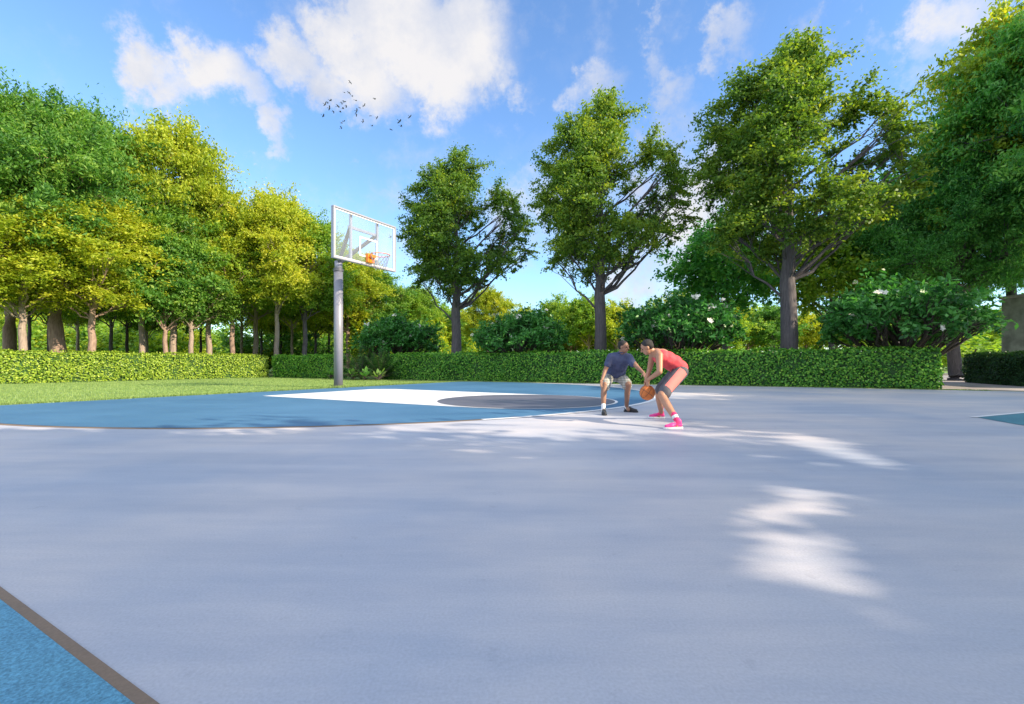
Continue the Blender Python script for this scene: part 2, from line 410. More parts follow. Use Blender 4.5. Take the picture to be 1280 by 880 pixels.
def tree_meshes(name, trunk, blobs, seed, clumps=22, per=60, L=.2, Wd=.11, flat=.55, csize=.30, droop=.2, upn=.9, jitter=.6,
                keep=None, shell=.45, limb_r=.12, wood_only_frac=1.0, tint_amp=.22, twigs=True, trunk_r=None, seg=9, minz=0, spray=1.0, limb_ok=None):
    """trunk: list of points; trunk_r radii; blobs: (x,y,z,r[,rz]) -> (wood mesh, crown mesh)"""
    rs = np.random.default_rng(seed)
    WV, WF, off = [], [], 0
    def addw(pts, rad, sg):
        nonlocal off
        v, f = tube_np(pts, rad, sg, .05, rs); WV.append(v); WF.append(f + off); off += len(v)
    tp = np.array(trunk, float)
    # denser trunk polyline
    tt = np.linspace(0, len(tp) - 1, 14); tps = np.array([[np.interp(x, range(len(tp)), tp[:, k]) for k in range(3)] for x in tt])
    trr = np.interp(tt, range(len(tp)), trunk_r)
    tps[1:, :2] += rs.normal(0, .03, (len(tps) - 1, 2))
    addw(tps, trr, 14)
    # root flare
    LV = []; LT = []
    zt = tps[-1, 2]
    for bi, bl in enumerate(blobs):
        c = np.array(bl[:3]); r = bl[3]; rzz = bl[4] if len(bl) > 4 else r
        hd = np.hypot(*(c[:2] - tps[-1, :2]))
        zs = np.clip(c[2] - hd * .9 - r * .4, max(minz, tps[4, 2]), zt)
        k = int(np.argmin(np.abs(tps[:, 2] - zs))); k = min(k + (tps[k, 2] < minz), 13); start = tps[k]
        ln = np.linalg.norm(c - start)
        r0 = min(trr[k] * .62, limb_r * (0.5 + ln / 8)); n = 7
        cv = curve(start, c, (0, 0, -ln * .06 if hd > .8 else 0), n, rs)
        if limb_ok is None or limb_ok(cv): addw(cv, np.linspace(r0, max(.02, r0 * .25), n), 7)
        K = max(5, int(clumps * (r / 1.4) ** 1.5))
        dirs = rs.normal(0, 1, (K, 3)); dirs /= np.linalg.norm(dirs, axis=1, keepdims=True)
        rad = rs.uniform(shell, 1.0, (K, 1)) + np.clip(rs.normal(0, .14, (K, 1)), 0, .22)
        cc = c + dirs * rad * np.array([r, r, rzz])
        if twigs:
            for j in range(0, K, 2):
                s = cv[rs.integers(3, n)]
                addw(curve(s, cc[j], rs.normal(0, .12, 3), 4, rs), np.linspace(max(.018, r0 * .3), .008, 4), 4)
        for j in range(K):
            cr = r * csize * rs.uniform(.7, 1.45)
            m = int(per * rs.uniform(.6, 1.3) * max(.5, min(2.2, (cr / .42) ** 2)))
            p = rs.normal(0, 1, (m, 3)); p /= np.linalg.norm(p, axis=1, keepdims=True); p *= np.minimum(np.abs(rs.normal(0, .62, (m, 1))), 1.25)
            out = p.copy()
            tilt = dirs[j, :2] * -.25
            p = p * np.array([cr, cr, cr * flat]); p[:, 2] += (p[:, :2] * tilt).sum(1) - droop * .25 * np.hypot(p[:, 0], p[:, 1])
            pos = cc[j] + p + dirs[j] * np.clip(rs.normal(0, .5, (m, 1)), -1, .9) * cr * spray
            nn = np.zeros((m, 3)); nn[:, 2] = upn; nn += out * .5
            LV.append(leaves(pos, nn, L, Wd, jitter, droop, rs))
            LT.append(np.clip(rs.normal(.5 + rs.normal(0, tint_amp * .7), tint_amp * .6, m), 0, 1))
    V = np.concatenate(LV); T = np.concatenate(LT)
    if keep is not None:
        cen_ = V.reshape(-1, 4, 3).mean(1); k = keep(cen_, rs); V = V.reshape(-1, 4, 3)[k].reshape(-1, 3); T = T[k]
    Fq = np.arange(len(V)).reshape(-1, 4)
    crown = np_mesh(name + '_crown', V, Fq, T)
    W = np.concatenate(WV); WFa = np.concatenate(WF)
    wood = np_mesh(name + '_trunk', W, WFa); wood.polygons.foreach_set('use_smooth', [True] * len(wood.polygons))
    return wood, crown

# bark and leaf materials
B_grey = bark_mat('bark_grey', (0.07, 0.06, 0.07), (0.17, 0.15, 0.16))
B_pale = bark_mat('bark_pale', (0.22, 0.17, 0.14), (0.45, 0.36, 0.30))
B_tan = bark_mat('bark_tan', (0.20, 0.13, 0.10), (0.42, 0.30, 0.24))
B_dark = bark_mat('bark_dark', (0.035, 0.028, 0.025), (0.10, 0.08, 0.07))
Lf_oak = leaf_mat('leaf_olive', (0.06, 0.15, 0.03), (0.14, 0.27, 0.04), (0.32, 0.42, 0.05), .46)
Lf_green = leaf_mat('leaf_green', (0.055, 0.17, 0.035), (0.14, 0.31, 0.05), (0.32, 0.46, 0.075), .45, (1.2, 1.3, .5))
Lf_yel = leaf_mat('leaf_yellow_green', (0.17, 0.28, 0.025), (0.36, 0.46, 0.035), (0.60, 0.62, 0.06), .48, (1.3, 1.2, .5))  # yellow partly carries the low sun's glow, mixed into the leaf colour
Lf_mid = leaf_mat('leaf_mid_green', (0.09, 0.22, 0.03), (0.21, 0.38, 0.045), (0.42, 0.55, 0.065), .48)
Lf_deep = leaf_mat('leaf_deep_green', (0.018, 0.09, 0.022), (0.055, 0.22, 0.045), (0.15, 0.40, 0.09), .32, (1.1, 1.3, .6), rough=.38)
Lf_teal = leaf_mat('leaf_blue_green', (0.05, 0.20, 0.05), (0.13, 0.37, 0.075), (0.30, 0.54, 0.10), .46, (1.1, 1.3, .6))
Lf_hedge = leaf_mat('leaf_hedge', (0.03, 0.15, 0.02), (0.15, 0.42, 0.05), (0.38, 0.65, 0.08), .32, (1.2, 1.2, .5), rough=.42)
Lf_hedge_sun = leaf_mat('leaf_hedge_sunlit', (0.10, 0.20, 0.02), (0.28, 0.42, 0.045), (0.50, 0.62, 0.08), .35, (1.2, 1.2, .5), rough=.45)  # sunlit look of the left hedge put into its leaf colour
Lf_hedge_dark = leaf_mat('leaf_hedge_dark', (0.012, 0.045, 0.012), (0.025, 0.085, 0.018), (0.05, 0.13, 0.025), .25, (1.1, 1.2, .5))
M_core = simple('twig_core', (0.03, 0.075, 0.02), rough=1, var=.4, scale=4)
M_petal = simple('white_petal', (0.80, 0.78, 0.70), rough=.6, var=.05)

# ---- the parkland tree in the middle (three of them): measured on the one in the centre, trunk at column 750, 27 m away
k27 = 27 / F
def hb(u, v, r, y=0): return ((u - 750) * k27, y, vz(v, 27), r * k27 * 1.15)
hero = [hb(750, 150, 30), hb(772, 158, 20, 1.2), hb(718, 170, 26, .5), hb(735, 180, 26, -1), hb(814, 186, 22, .4), hb(836, 196, 15, -.5), hb(698, 212, 27, .8), hb(702, 232, 22, -1.3),
        hb(744, 210, 32, 1.8), hb(742, 215, 30, -1.8), hb(776, 205, 20, .3), hb(850, 232, 20, .5), hb(826, 224, 19, -1.4), hb(826, 240, 15, .9), hb(838, 256, 14, -.9), hb(690, 254, 22, .6), hb(722, 262, 28, -2.2), hb(738, 262, 30, 2.2),
        hb(806, 258, 18, 1.4), hb(784, 244, 13, -.8), hb(856, 272, 15, -.2), hb(834, 268, 14, 1.8), hb(717, 304, 27, 1.9), hb(715, 300, 26, -1.6), hb(765, 300, 25, -2.4), hb(768, 302, 22, 2.4),
        hb(812, 294, 20, -1.2), hb(812, 292, 18, 1.4), hb(748, 330, 20, 1.3), hb(745, 325, 18, -1.9), hb(785, 322, 14, .4), hb(697, 326, 14, .3), hb(842, 292, 11, .3)]
hero_trunk = [(0, 0, -0.1), (.02, 0, .35), (0.0, 0, 2.2), (-.02, 0, 4.6), (.05, 0, 7.0), (.12, .1, 10.5)]
w_h, c_h = tree_meshes('park', hero_trunk, hero, 11, clumps=36, per=88, L=.165, Wd=.10, flat=.5, csize=.38, limb_r=.075,
                       trunk_r=[.52, .38, .33, .30, .20, .06], upn=.6, jitter=.7, shell=.25)

def place(name, wood, crown, loc, rz, s, bark, leaf, label, cat, group=None, first=False, extra=None):
    e = empty(name, loc, rz, s)
    t = bpy.data.objects.new('trunk', wood); C.objects.link(t); t.parent = e
    c = bpy.data.objects.new('crown', crown); C.objects.link(c); c.parent = e
    for o, m in ((t, bark), (c, leaf)):
        if len(o.data.materials) == 0: o.data.materials.append(m)
        o.material_slots[0].link = 'OBJECT'; o.material_slots[0].material = m
    if extra is not None:
        mes, spots = extra
        for k, (pp, dd) in enumerate(spots):
            f = bpy.data.objects.new('blossom', mes[k % 3]); C.objects.link(f); f.parent = e; f.location = pp
            f.rotation_euler = Vector(dd).to_track_quat('Z', 'Y').to_euler()
    tag(e, label, cat, group)
    return e

GP = 'parkland trees behind the middle hedge'
place('park_tree', w_h, c_h, (ux(750, 27), 27, 0), 0, 1.0, B_grey, Lf_oak, 'tall olive green tree standing behind the hedge directly above the two players', 'tree', GP)
place('park_tree', w_h, c_h, (ux(570, 31.5), 31.5, 0), R(8), (.97, .97, .93), B_grey, Lf_oak, 'tall olive green tree just right of the basketball backboard, smallest of three alike', 'tree', GP)
place('park_tree', w_h, c_h, (ux(985, 23), 23, 0), R(-5), (1.12, 1.12, 1.02), B_grey, Lf_oak, 'largest and thickest trunked of the tall olive trees, right of the players', 'tree', GP)

# ---- feathery broad tree (left and right masses)
def dome_blobs(rs, n, Rr, z0, z1, r, squash=1.0, lean=(0, 0)):
    out = []
    H = z1 - z0
    for i in range(n):
        t = (i + .5) / n; zz = z0 + H * t
        prof = math.sin(math.pi * min(1, (.16 + t * .84)) ** .85) ** .6
        for _ in range(1):
            a = i * 2.39996 + rs.uniform(-.4, .4); q_ = rs.uniform(.45, 1.0)
            out.append((lean[0] * t + math.cos(a) * Rr * prof * q_, lean[1] * t + math.sin(a) * Rr * prof * q_, zz, r * rs.uniform(.75, 1.2), r * rs.uniform(.6, .85)))
    return out
rsf = np.random.default_rng(5)
fb = dome_blobs(rsf, 34, 5.0, 6.5, 14.2, 2.0)
w_f, c_f = tree_meshes('feather', [(0, 0, -.1), (.05, 0, .5), (.25, 0, 3.5), (.6, .1, 6.5), (.8, .1, 11)], fb, 21, clumps=28, per=82, L=.225, Wd=.075, flat=.5, csize=.34,
                       droop=.7, limb_r=.16, minz=4.0, trunk_r=[.5, .38, .33, .24, .06], upn=.7, jitter=.55, shell=.5)
# ---- light airy tree, upright
rsy = np.random.default_rng(6)
yb = dome_blobs(rsy, 28, 3.2, 6.2, 13.0, 1.5)
w_y, c_y = tree_meshes('airy', [(0, 0, -.1), (0, 0, .4), (.08, 0, 3.5), (.1, .1, 6.0), (.1, 0, 11.5)], yb, 31, clumps=24, per=56, L=.20, Wd=.10, flat=.7, csize=.36,
                       droop=.35, limb_r=.08, minz=4.0, trunk_r=[.26, .2, .17, .12, .04], upn=.5, jitter=.7, shell=.4)
# ---- second, rounder wood tree; fewer leaves for far copies
rsw = np.random.default_rng(8)
wb = dome_blobs(rsw, 20, 3.4, 5.2, 9.8, 1.6)
w_w, c_w = tree_meshes('wood', [(0, 0, -.1), (0, 0, .4), (-.05, 0, 3.2), (0, .1, 5.0), (.1, 0, 8.5)], wb, 41, clumps=16, per=30, L=.30, Wd=.16, flat=.65, csize=.38,
                       droop=.3, limb_r=.08, minz=3.0, trunk_r=[.24, .19, .16, .12, .04], upn=.6, jitter=.7, shell=.4, twigs=False)

def T(kind, u, D, rz, s, leaf, bark, label, group=None, name='tree'):
    w, c = {'f': (w_f, c_f), 'y': (w_y, c_y), 'w': (w_w, c_w), 'h': (w_h, c_h)}[kind]
    return place(name, w, c, (ux(u, D), D, 0), R(rz), s, bark, leaf, label, 'tree', group)

GL = 'tall trees behind the left hedge'
T('f', 76, 28.6, 200, (1.08, 1.08, 1.09), Lf_green, B_tan, 'broad green tree with thick leaning tan trunk, largest behind the left hedge', GL, 'broad_tree')
T('f', -95, 25, 60, (1.05, 1.05, 1.0), Lf_green, B_tan, 'broad green tree cut off by the left edge of the photo', GL, 'broad_tree')
T('f', 12, 33, 130, (1.0, 1.0, 1.12), Lf_green, B_tan, 'green tree top rising behind the far left crowns', GL, 'broad_tree')
T('y', 112, 27.5, 40, (1.05, 1.05, .76), Lf_yel, B_tan, 'low yellow-green tree with forked tan trunk beside the thick leaning trunk', GL, 'slender_tree')
T('y', 27, 25.6, 100, (1.0, 1.0, .72), Lf_yel, B_pale, 'small yellow tree with thin pale trunk near the left photo edge', GL, 'slender_tree')
T('y', 215, 33, 10, (1.05, 1.05, 1.28), Lf_yel, B_pale, 'tallest bright yellow-green tree, feathery top against the cloud at left', GL, 'slender_tree')
T('y', 176, 31.5, 80, (.95, .95, .9), Lf_mid, B_pale, 'green tree with pale trunk between the broad green tree and the tall yellow tree', GL, 'slender_tree')
T('y', 262, 35, 150, (1.0, 1.0, 1.05), Lf_yel, B_pale, 'yellow-green tree just right of the tallest yellow tree', GL, 'slender_tree')
T('y', 240, 33, 250, (.85, .85, .72), Lf_green, B_pale, 'low dark green tree with thin pale trunk in front of the yellow trees', GL, 'slender_tree')
T('y', 292, 35.5, 200, (.95, .95, .93), Lf_mid, B_tan, 'mid green tree with paired thin trunks left of the hoop', GL, 'slender_tree')
T('y', 346, 36, 290, (.95, .95, 1.0), Lf_yel, B_pale, 'pointed yellow-green tree left of the basketball pole', GL, 'slender_tree')
T('y', 380, 38, 330, (1.0, 1.0, .93), Lf_mid, B_grey, 'olive tree with grey twin trunks nearest the basketball pole', GL, 'slender_tree')
T('y', 318, 40, 20, (1.1, 1.1, .98), Lf_mid, B_pale, 'green tree half hidden behind the pointed yellow tree', GL, 'slender_tree')
T('y', 434, 42, 60, (1.0, 1.0, .80), Lf_yel, B_tan, 'yellow tree directly behind the basketball pole', GL, 'slender_tree')
T('y', 470, 44, 160, (.9, .9, .70), Lf_green, B_tan, 'dark green tree showing below the right end of the backboard', GL, 'slender_tree')
T('w', 207, 31, 100, (.8, .8, .88), Lf_green, B_tan, 'small green tree with brown trunk in front of the tall yellow tree', GL, 'round_tree')

rl = np.random.default_rng(23)
for i, u in enumerate([-40, 38, 60, 98, 140, 160, 184, 221, 250, 303, 326, 352, 366, 395, 412, 458, 520, 610]):
    D = rl.uniform(36, 50) if u < 300 else rl.uniform(42, 54)
    lf, word = ((Lf_mid, 'fresh green'), (Lf_yel, 'yellow-green'))[i % 2]
    T('y', u, D, rl.uniform(0, 360), (.7, .7, rl.uniform(.72, .95) if u < 430 else .62), lf, [B_pale, B_grey, B_dark][i % 3], 'slim %s tree in the second row behind the left hedge' % word, 'slim trees of the second row', 'slim_tree')

GR = 'big trees at the right side'
T('f', 1400, 22.5, 20, (1.15, 1.15, 1.32), Lf_teal, B_grey, 'huge dark green feathery tree leaning in from the right photo edge', GR, 'broad_tree')
T('f', 1195, 27.8, 150, (.85, .85, .90), Lf_teal, B_grey, 'blue-green tree with thick grey trunk standing at the end of the middle hedge', GR, 'broad_tree')
T('y', 1262, 27, 0, (1.3, 1.3, 1.52), Lf_yel, B_grey, 'yellow-green tree top glowing high beside the right photo edge', GR, 'slender_tree')
T('w', 1120, 33, 200, (1.2, 1.2, 1.3), Lf_teal, B_grey, 'blue-green tree behind the right white-flowered tree', GR, 'round_tree')
T('w', 905, 34, 100, (1.1, 1.1, 1.06), Lf_teal, B_grey, 'dense dark green tree between two tall olive trees', GR, 'round_tree')
T('w', 1040, 31, 10, (.9, .9, .95), Lf_mid, B_grey, 'green tree filling the gap right of the thickest trunk', GR, 'round_tree')

# wood beyond: many slender trees, bright and dark
rb = np.random.default_rng(17)
wood_spots = []
GB = 'slender trees of the wood beyond the hedges'
cand = 0
while len(wood_spots) < 84 and cand < 6000:
    cand += 1
    D = rb.uniform(62, 94); u = rb.uniform(-120, 1400); X = ux(u, D)
    if X < -.2 * D and D < 44: continue
    if u < 425 and rb.random() < .93: continue
    if all((X - a) ** 2 + (D - b) ** 2 > 14 for a, b in wood_spots): wood_spots.append((X, D))
for i, (X, D) in enumerate(wood_spots):
    u = 640 + X / D * F
    kind = 'w' if rb.random() < .72 else 'y'
    top = rb.uniform(8.0, 10.8) if kind == 'w' else rb.uniform(8.5, 11.5)
    if 560 < u < 960: top = min(top, .95 + (HOR - rb.uniform(330, 350)) / F * D)
    if u < 430: top = min(top * 1.15, 14)
    sz = top / (10.9 if kind == 'w' else 14.0)
    leaf = [Lf_yel, Lf_mid, Lf_yel, Lf_green, Lf_mid][rb.integers(0, 5)]
    bark = [B_pale, B_grey, B_tan][rb.integers(0, 3)]
    lab = {Lf_yel.name: 'bright yellow-green tree in the wood beyond the hedges', Lf_mid.name: 'fresh green tree in the wood beyond the hedges', Lf_green.name: 'dark green tree in the wood beyond the hedges'}[leaf.name]
    w, c = ((w_w, c_w) if kind == 'w' else (w_y, c_y))
    sw = rb.uniform(.8, 1.1)
    place('woodland_tree', w, c, (X, D, 0), rb.uniform(0, 6.28), (sw, sw, sz), bark, leaf, lab, 'tree', GB)

# low bushes in the wood, seen under the crowns
rsb = np.random.default_rng(9)
bb = [(rsb.uniform(-1.3, 1.3), rsb.uniform(-1.3, 1.3), rsb.uniform(.5, 2.3), rsb.uniform(.6, .95)) for _ in range(14)]
w_b, c_b = tree_meshes('bush', [(0, 0, -.1), (0, 0, .3), (.05, 0, .8), (.05, 0, 1.2), (0, 0, 1.6)], bb, 51, clumps=34, per=34, L=.2, Wd=.12, flat=.8, csize=.4,
                       droop=.2, limb_r=.05, trunk_r=[.09, .08, .06, .05, .02], upn=.4, jitter=.8, shell=.4, twigs=False)
GU = 'low bushes under the woodland trees'
nb = 0
while nb < 100:
    D = rb.uniform(42, 66); u = rb.uniform(-60, 1340)
    if nb > 58: D = rb.uniform(52, 84); u = rb.uniform(-60, 440); X = ux(u, D)
    if X < -.25 * D and D < 36: continue
    nb += 1
    leaf = [Lf_yel, Lf_mid, Lf_yel, Lf_green][rb.integers(0, 4)]
    lab = {Lf_yel.name: 'bright yellow-green bush under the woodland trees', Lf_mid.name: 'fresh green bush under the woodland trees', Lf_green.name: 'dark green bush under the woodland trees'}[leaf.name]
    s = rb.uniform(1.1, 2.0) * (1.25 if D > 66 else 1)
    place('bush', w_b, c_b, (X, D, 0), rb.uniform(0, 6.28), (s * 1.35, s * 1.35, s), B_dark, leaf, lab, 'bush', GU)

place('bush', w_b, c_b, (ux(1196, 44), 44, 0), 1, (3.2, 3.2, 1.6), B_dark, Lf_mid, 'wide green bush seen past the thick grey trunk at the end of the middle hedge', 'bush')
# far wood reading as one mass
def far_wood():
    rs = np.random.default_rng(77); LV = []; LT = []
    for i in range(520):
        a = rs.uniform(-58, 58); dist = rs.uniform(92, 118)
        X = math.tan(R(a)) * dist * .95; D = dist
        z = rs.uniform(.6, 10.5); r = rs.uniform(1.6, 3.0)
        m = 150; p = rs.normal(0, .55, (m, 3)) * np.array([r, r, r * .8]) + np.array([X, D, z])
        p[:, 2] = np.abs(p[:, 2])
        nn = np.tile([0, -.4, .6], (m, 1)) + rs.normal(0, .3, (m, 3))
        LV.append(leaves(p, nn, .75, .5, .6, .2, rs)); LT.append(np.clip(rs.normal(rs.uniform(.2, .8), .15, m), 0, 1))
    V = np.concatenate(LV); me = np_mesh('distant_wood', V, np.arange(len(V)).reshape(-1, 4), np.concatenate(LT))
    o = link('distant_wood', me, Lf_mid); tag(o, 'distant mass of green woodland foliage beyond all the trees', 'woodland', kind='stuff')
far_wood()

# ---- white flowering low trees (several gnarled stems, glossy dark leaves)
def frangipani():
    rs = np.random.default_rng(61)
    blobs = []
    for i in range(24):
        a = i * 2.39996; rr = 2.35 * math.sqrt((i + .5) / 24)
        z = 3.45 - .20 * rr ** 1.6 + rs.uniform(-.35, .35)
        blobs.append((rr * math.cos(a), rr * math.sin(a), z, rs.uniform(.55, .85), rs.uniform(.45, .65)))
    for i in range(12):
        a = i * .5236 + .3; blobs.append((2.3 * math.cos(a), 2.3 * math.sin(a), rs.uniform(1.95, 2.5), .55, .45))
    for i in range(6):
        a = i * 1.047; blobs.append((1.35 * math.cos(a), 1.35 * math.sin(a), rs.uniform(2.1, 2.6), .6, .5))
    w, c = tree_meshes('frangipani', [(0, 0, -.1), (0, 0, .3), (.05, 0, .9), (.08, 0, 1.4), (.1, 0, 1.7)], blobs, 62, clumps=56, per=34, L=.24, Wd=.10, flat=.75, csize=.38,
                       droop=.15, limb_r=.10, trunk_r=[.22, .18, .15, .14, .10], upn=.5, jitter=.7, shell=.3, twigs=True)
    spots = []
    for bl in blobs[:36]:
        for _ in range(1 if rs.random() < .75 else 0):
            d_ = rs.normal(0, 1, 3); d_[2] = abs(d_[2]) * .5; d_ /= np.linalg.norm(d_)
            spots.append((np.array(bl[:3]) + d_ * np.array([bl[3], bl[3], bl[4]]) * 1.28, d_))
    mes = []
    for v in range(3):
        FV = []
        for _k in range(5):
            d_ = np.array([0, 0, 1.]); cpt = rs.normal(0, .06, 3); nn = d_ + rs.normal(0, .4, 3); nn /= np.linalg.norm(nn)
            a = np.cross(nn, rs.normal(0, 1, 3)); a /= np.linalg.norm(a); b = np.cross(nn, a)
            for j in range(5):
                t = j * 2 * math.pi / 5; dr = a * math.cos(t) + b * math.sin(t); sd_ = np.cross(nn, dr)
                FV += [cpt, cpt + dr * .055 + sd_ * .036 + nn * .012, cpt + dr * .105 + nn * .02, cpt + dr * .055 - sd_ * .036 + nn * .012]
        FV = np.array(FV); me = np_mesh('blossom', FV, np.arange(len(FV)).reshape(-1, 4)); me.materials.append(M_petal); mes.append(me)
    return w, c, (mes, spots)
w_g, c_g, fl_g = frangipani()
GF = 'low dark trees with white blossoms behind the middle hedge'
for (u, D, s, rz, lab) in ((498, 32.5, 1.03, 0, 'small dark green white-flowered tree just right of the basketball pole, leftmost of four'),
                           (650, 27.5, 1.0, 70, 'low dark green white-flowered tree between the two left olive trees'),
                           (850, 24.0, 1.10, 160, 'low dark green white-flowered tree above the red-shirted player'),
                           (1128, 20.2, 1.12, 250, 'widest low dark green white-flowered tree, near the right end of the hedge')):
    place('flowering_tree', w_g, c_g, (ux(u, D), D, 0), R(rz), (s, s, s * .97), B_dark, Lf_deep, lab, 'tree', GF, extra=fl_g)

# ---- hedges
def hedge(name, a, b, width, h, leaf, label, dens=400, seed=1, L=.105, Wd=.078, group=None, ends=True):
    rs = np.random.default_rng(seed)
    a = np.array(a, float); b = np.array(b, float); dv = b - a; Ln = np.linalg.norm(dv); dv /= Ln; nv = np.array([-dv[1], dv[0]])
    e = empty(name, (a[0], a[1], 0))
    def world(s, t, z): return np.stack([dv[0] * s + nv[0] * t, dv[1] * s + nv[1] * t, z], 1)
    LV = []; LT = []
    def face(n, s, t, z, nn):
        p = world(s, t, z); wob = .045 * np.sin(s * 1.7 + z * 3) + .03 * np.sin(s * 4.1 - z * 2) + rs.normal(0, .035, n)
        nw = np.zeros((n, 3)); nw[:, 0] = dv[0] * nn[0] + nv[0] * nn[1]; nw[:, 1] = dv[1] * nn[0] + nv[1] * nn[1]; nw[:, 2] = nn[2]
        p = p + nw * wob[:, None]
        LV.append(leaves(p, nw * .9 + np.array([0, 0, .35]), L, Wd, .45, .15, rs)); LT.append(np.clip(rs.normal(.5, .24, n), 0, 1))
    for sg in (-1, 1):
        n = int(Ln * h * dens); face(n, rs.uniform(0, Ln, n), np.full(n, sg * width / 2), rs.uniform(.03, h, n), (0, sg, 0))
    n = int(Ln * width * dens); face(n, rs.uniform(0, Ln, n), rs.uniform(-width / 2, width / 2, n), np.full(n, h), (0, 0, 1))
    for s0, sg in ((0, -1), (Ln, 1)):
        n = int(h * width * dens); face(n, np.full(n, s0), rs.uniform(-width / 2, width / 2, n), rs.uniform(.03, h, n), (sg, 0, 0))
    # shoots poking out of the top
    n = int(Ln * 14); p = world(rs.uniform(0, Ln, n), rs.uniform(-width / 2, width / 2, n), h + rs.uniform(.02, .13, n))
    LV.append(leaves(p, rs.normal(0, 1, (n, 3)), L, Wd, .3, -.6, rs)); LT.append(np.clip(rs.normal(.7, .15, n), 0, 1))
    V = np.concatenate(LV); me = np_mesh(name, V, np.arange(len(V)).reshape(-1, 4), np.concatenate(LT))
    link('foliage', me, leaf, e)
    m = MB(); cpos = dv * Ln / 2
    rot = Matrix.Rotation(math.atan2(dv[1], dv[0]), 3, 'Z')
    m.box((cpos[0], cpos[1], h / 2 - .06), (Ln - .14, width - .14, h - .1), rot); m.build('twig_core', M_core, e)
    tag(e, label, 'hedge', group); return e
hd = np.array([-.8988, .4384])           # middle hedge runs this way from its right end
nh = np.array([.4384, .8988])            # away from the court
HB = np.array(HA) + nh * .45
def hp(t): return tuple(HB + hd * t)
GH = 'clipped hedges around the court'
hedge('hedge', hp(0.05), hp(26.6), .9, 1.53, Lf_hedge, 'long clipped green hedge running behind the two players', seed=1, group=GH)
hedge('hedge', hp(30.5), hp(36.6), .9, 1.5, Lf_hedge, 'short dark green stretch of hedge behind the basketball pole', seed=2, group=GH)
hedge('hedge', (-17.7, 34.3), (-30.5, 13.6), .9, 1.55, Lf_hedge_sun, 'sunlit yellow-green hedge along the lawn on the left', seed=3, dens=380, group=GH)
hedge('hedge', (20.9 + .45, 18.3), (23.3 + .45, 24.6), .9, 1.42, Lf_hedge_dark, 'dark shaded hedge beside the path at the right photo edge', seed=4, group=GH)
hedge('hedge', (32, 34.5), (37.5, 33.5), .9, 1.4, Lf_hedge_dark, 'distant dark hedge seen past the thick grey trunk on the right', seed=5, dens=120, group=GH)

# ---- dark planting in the gap behind the pole: one arching palm clump and two broad-leaved plants
def palm_clump(loc, n, Lf, seed, label, leaf, w=.10, h0=.3, droop=1.0, name='palm_shrub', wide=False):
    rs = np.random.default_rng(seed); V = []; Tn = []
    e = empty(name, loc)
    st = MB()
    for i in range(n):
        az = rs.uniform(0, 6.283); el = rs.uniform(.5, 1.35); ln = Lf * rs.uniform(.7, 1.1)
        d_ = np.array([math.cos(az) * math.cos(el), math.sin(az) * math.cos(el), math.sin(el)])
        pts = []
        for k in range(9):
            t = k / 8; pts.append(d_ * ln * t + np.array([0, 0, -droop * ln * .5 * t * t * math.cos(el)]) + np.array([0, 0, .05]))
        st.tube([tuple(p) for p in pts], [.018 * (1 - .8 * k / 8) for k in range(9)], 5)
        side = np.array([-math.sin(az), math.cos(az), 0])
        if wide:
            for k in range(3, 8):
                p, q_ = pts[k], pts[k + 1]; w0 = w * math.sin(math.pi * (k - 3) / 5.2 + .15); w1 = w * math.sin(math.pi * (k - 2) / 5.2 + .15)
                V += [p - side * w0, p + side * w0, q_ + side * w1, q_ - side * w1]; Tn.append(rs.uniform(.3, .7))
        else:
            for k in np.linspace(1.5, 7.8, 26):
                i0 = int(k); f = k - i0; p = pts[i0] * (1 - f) + pts[i0 + 1] * f
                tv = pts[i0 + 1] - pts[i0]; tv /= np.linalg.norm(tv)
                for sg in (-1, 1):
                    dr = side * sg * .8 + tv * .55 + np.array([0, 0, -.35]) + rs.normal(0, .08, 3); dr /= np.linalg.norm(dr)
                    ll = .34 * math.sin(math.pi * (k / 8.6)) + .06; wv = np.cross(dr, tv); wv /= np.linalg.norm(wv) + 1e-9; wv = tv * .8 + wv * .2
                    V += [p, p + dr * ll * .4 + wv * .02, p + dr * ll + np.array([0, 0, -.06]), p + dr * ll * .4 - wv * .02]; Tn.append(rs.uniform(.2, .8))
    V = np.array(V); link('fronds', np_mesh('fronds', V, np.arange(len(V)).reshape(-1, 4), Tn), leaf, e)
    st.build('stems', B_dark, e)
    tag(e, label, 'plant', 'plants in the hedge gap behind the pole'); return e
gx = lambda u, D: (ux(u, D), D, 0)
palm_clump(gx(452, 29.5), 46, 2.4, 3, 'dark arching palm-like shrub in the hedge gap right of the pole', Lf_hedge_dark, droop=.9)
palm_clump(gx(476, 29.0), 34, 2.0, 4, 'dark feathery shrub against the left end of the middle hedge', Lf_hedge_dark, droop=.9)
palm_clump(gx(441, 28.5), 16, 1.0, 5, 'low broad-leaved plant just right of the pole base', Lf_green, w=.10, droop=.8, name='leafy_plant', wide=True)
palm_clump(gx(457, 27.9), 15, .9, 6, 'low broad-leaved plant in front of the dark palm shrub', Lf_teal, w=.09, droop=.8, name='leafy_plant', wide=True)
palm_clump(gx(473, 27.6), 14, .9, 8, 'low broad-leaved plant at the left foot of the middle hedge', Lf_green, w=.09, droop=.8, name='leafy_plant', wide=True)
palm_clump(gx(413, 31.0), 14, .9, 7, 'low broad-leaved plant just left of the pole base', Lf_teal, w=.09, droop=.8, name='leafy_plant', wide=True)

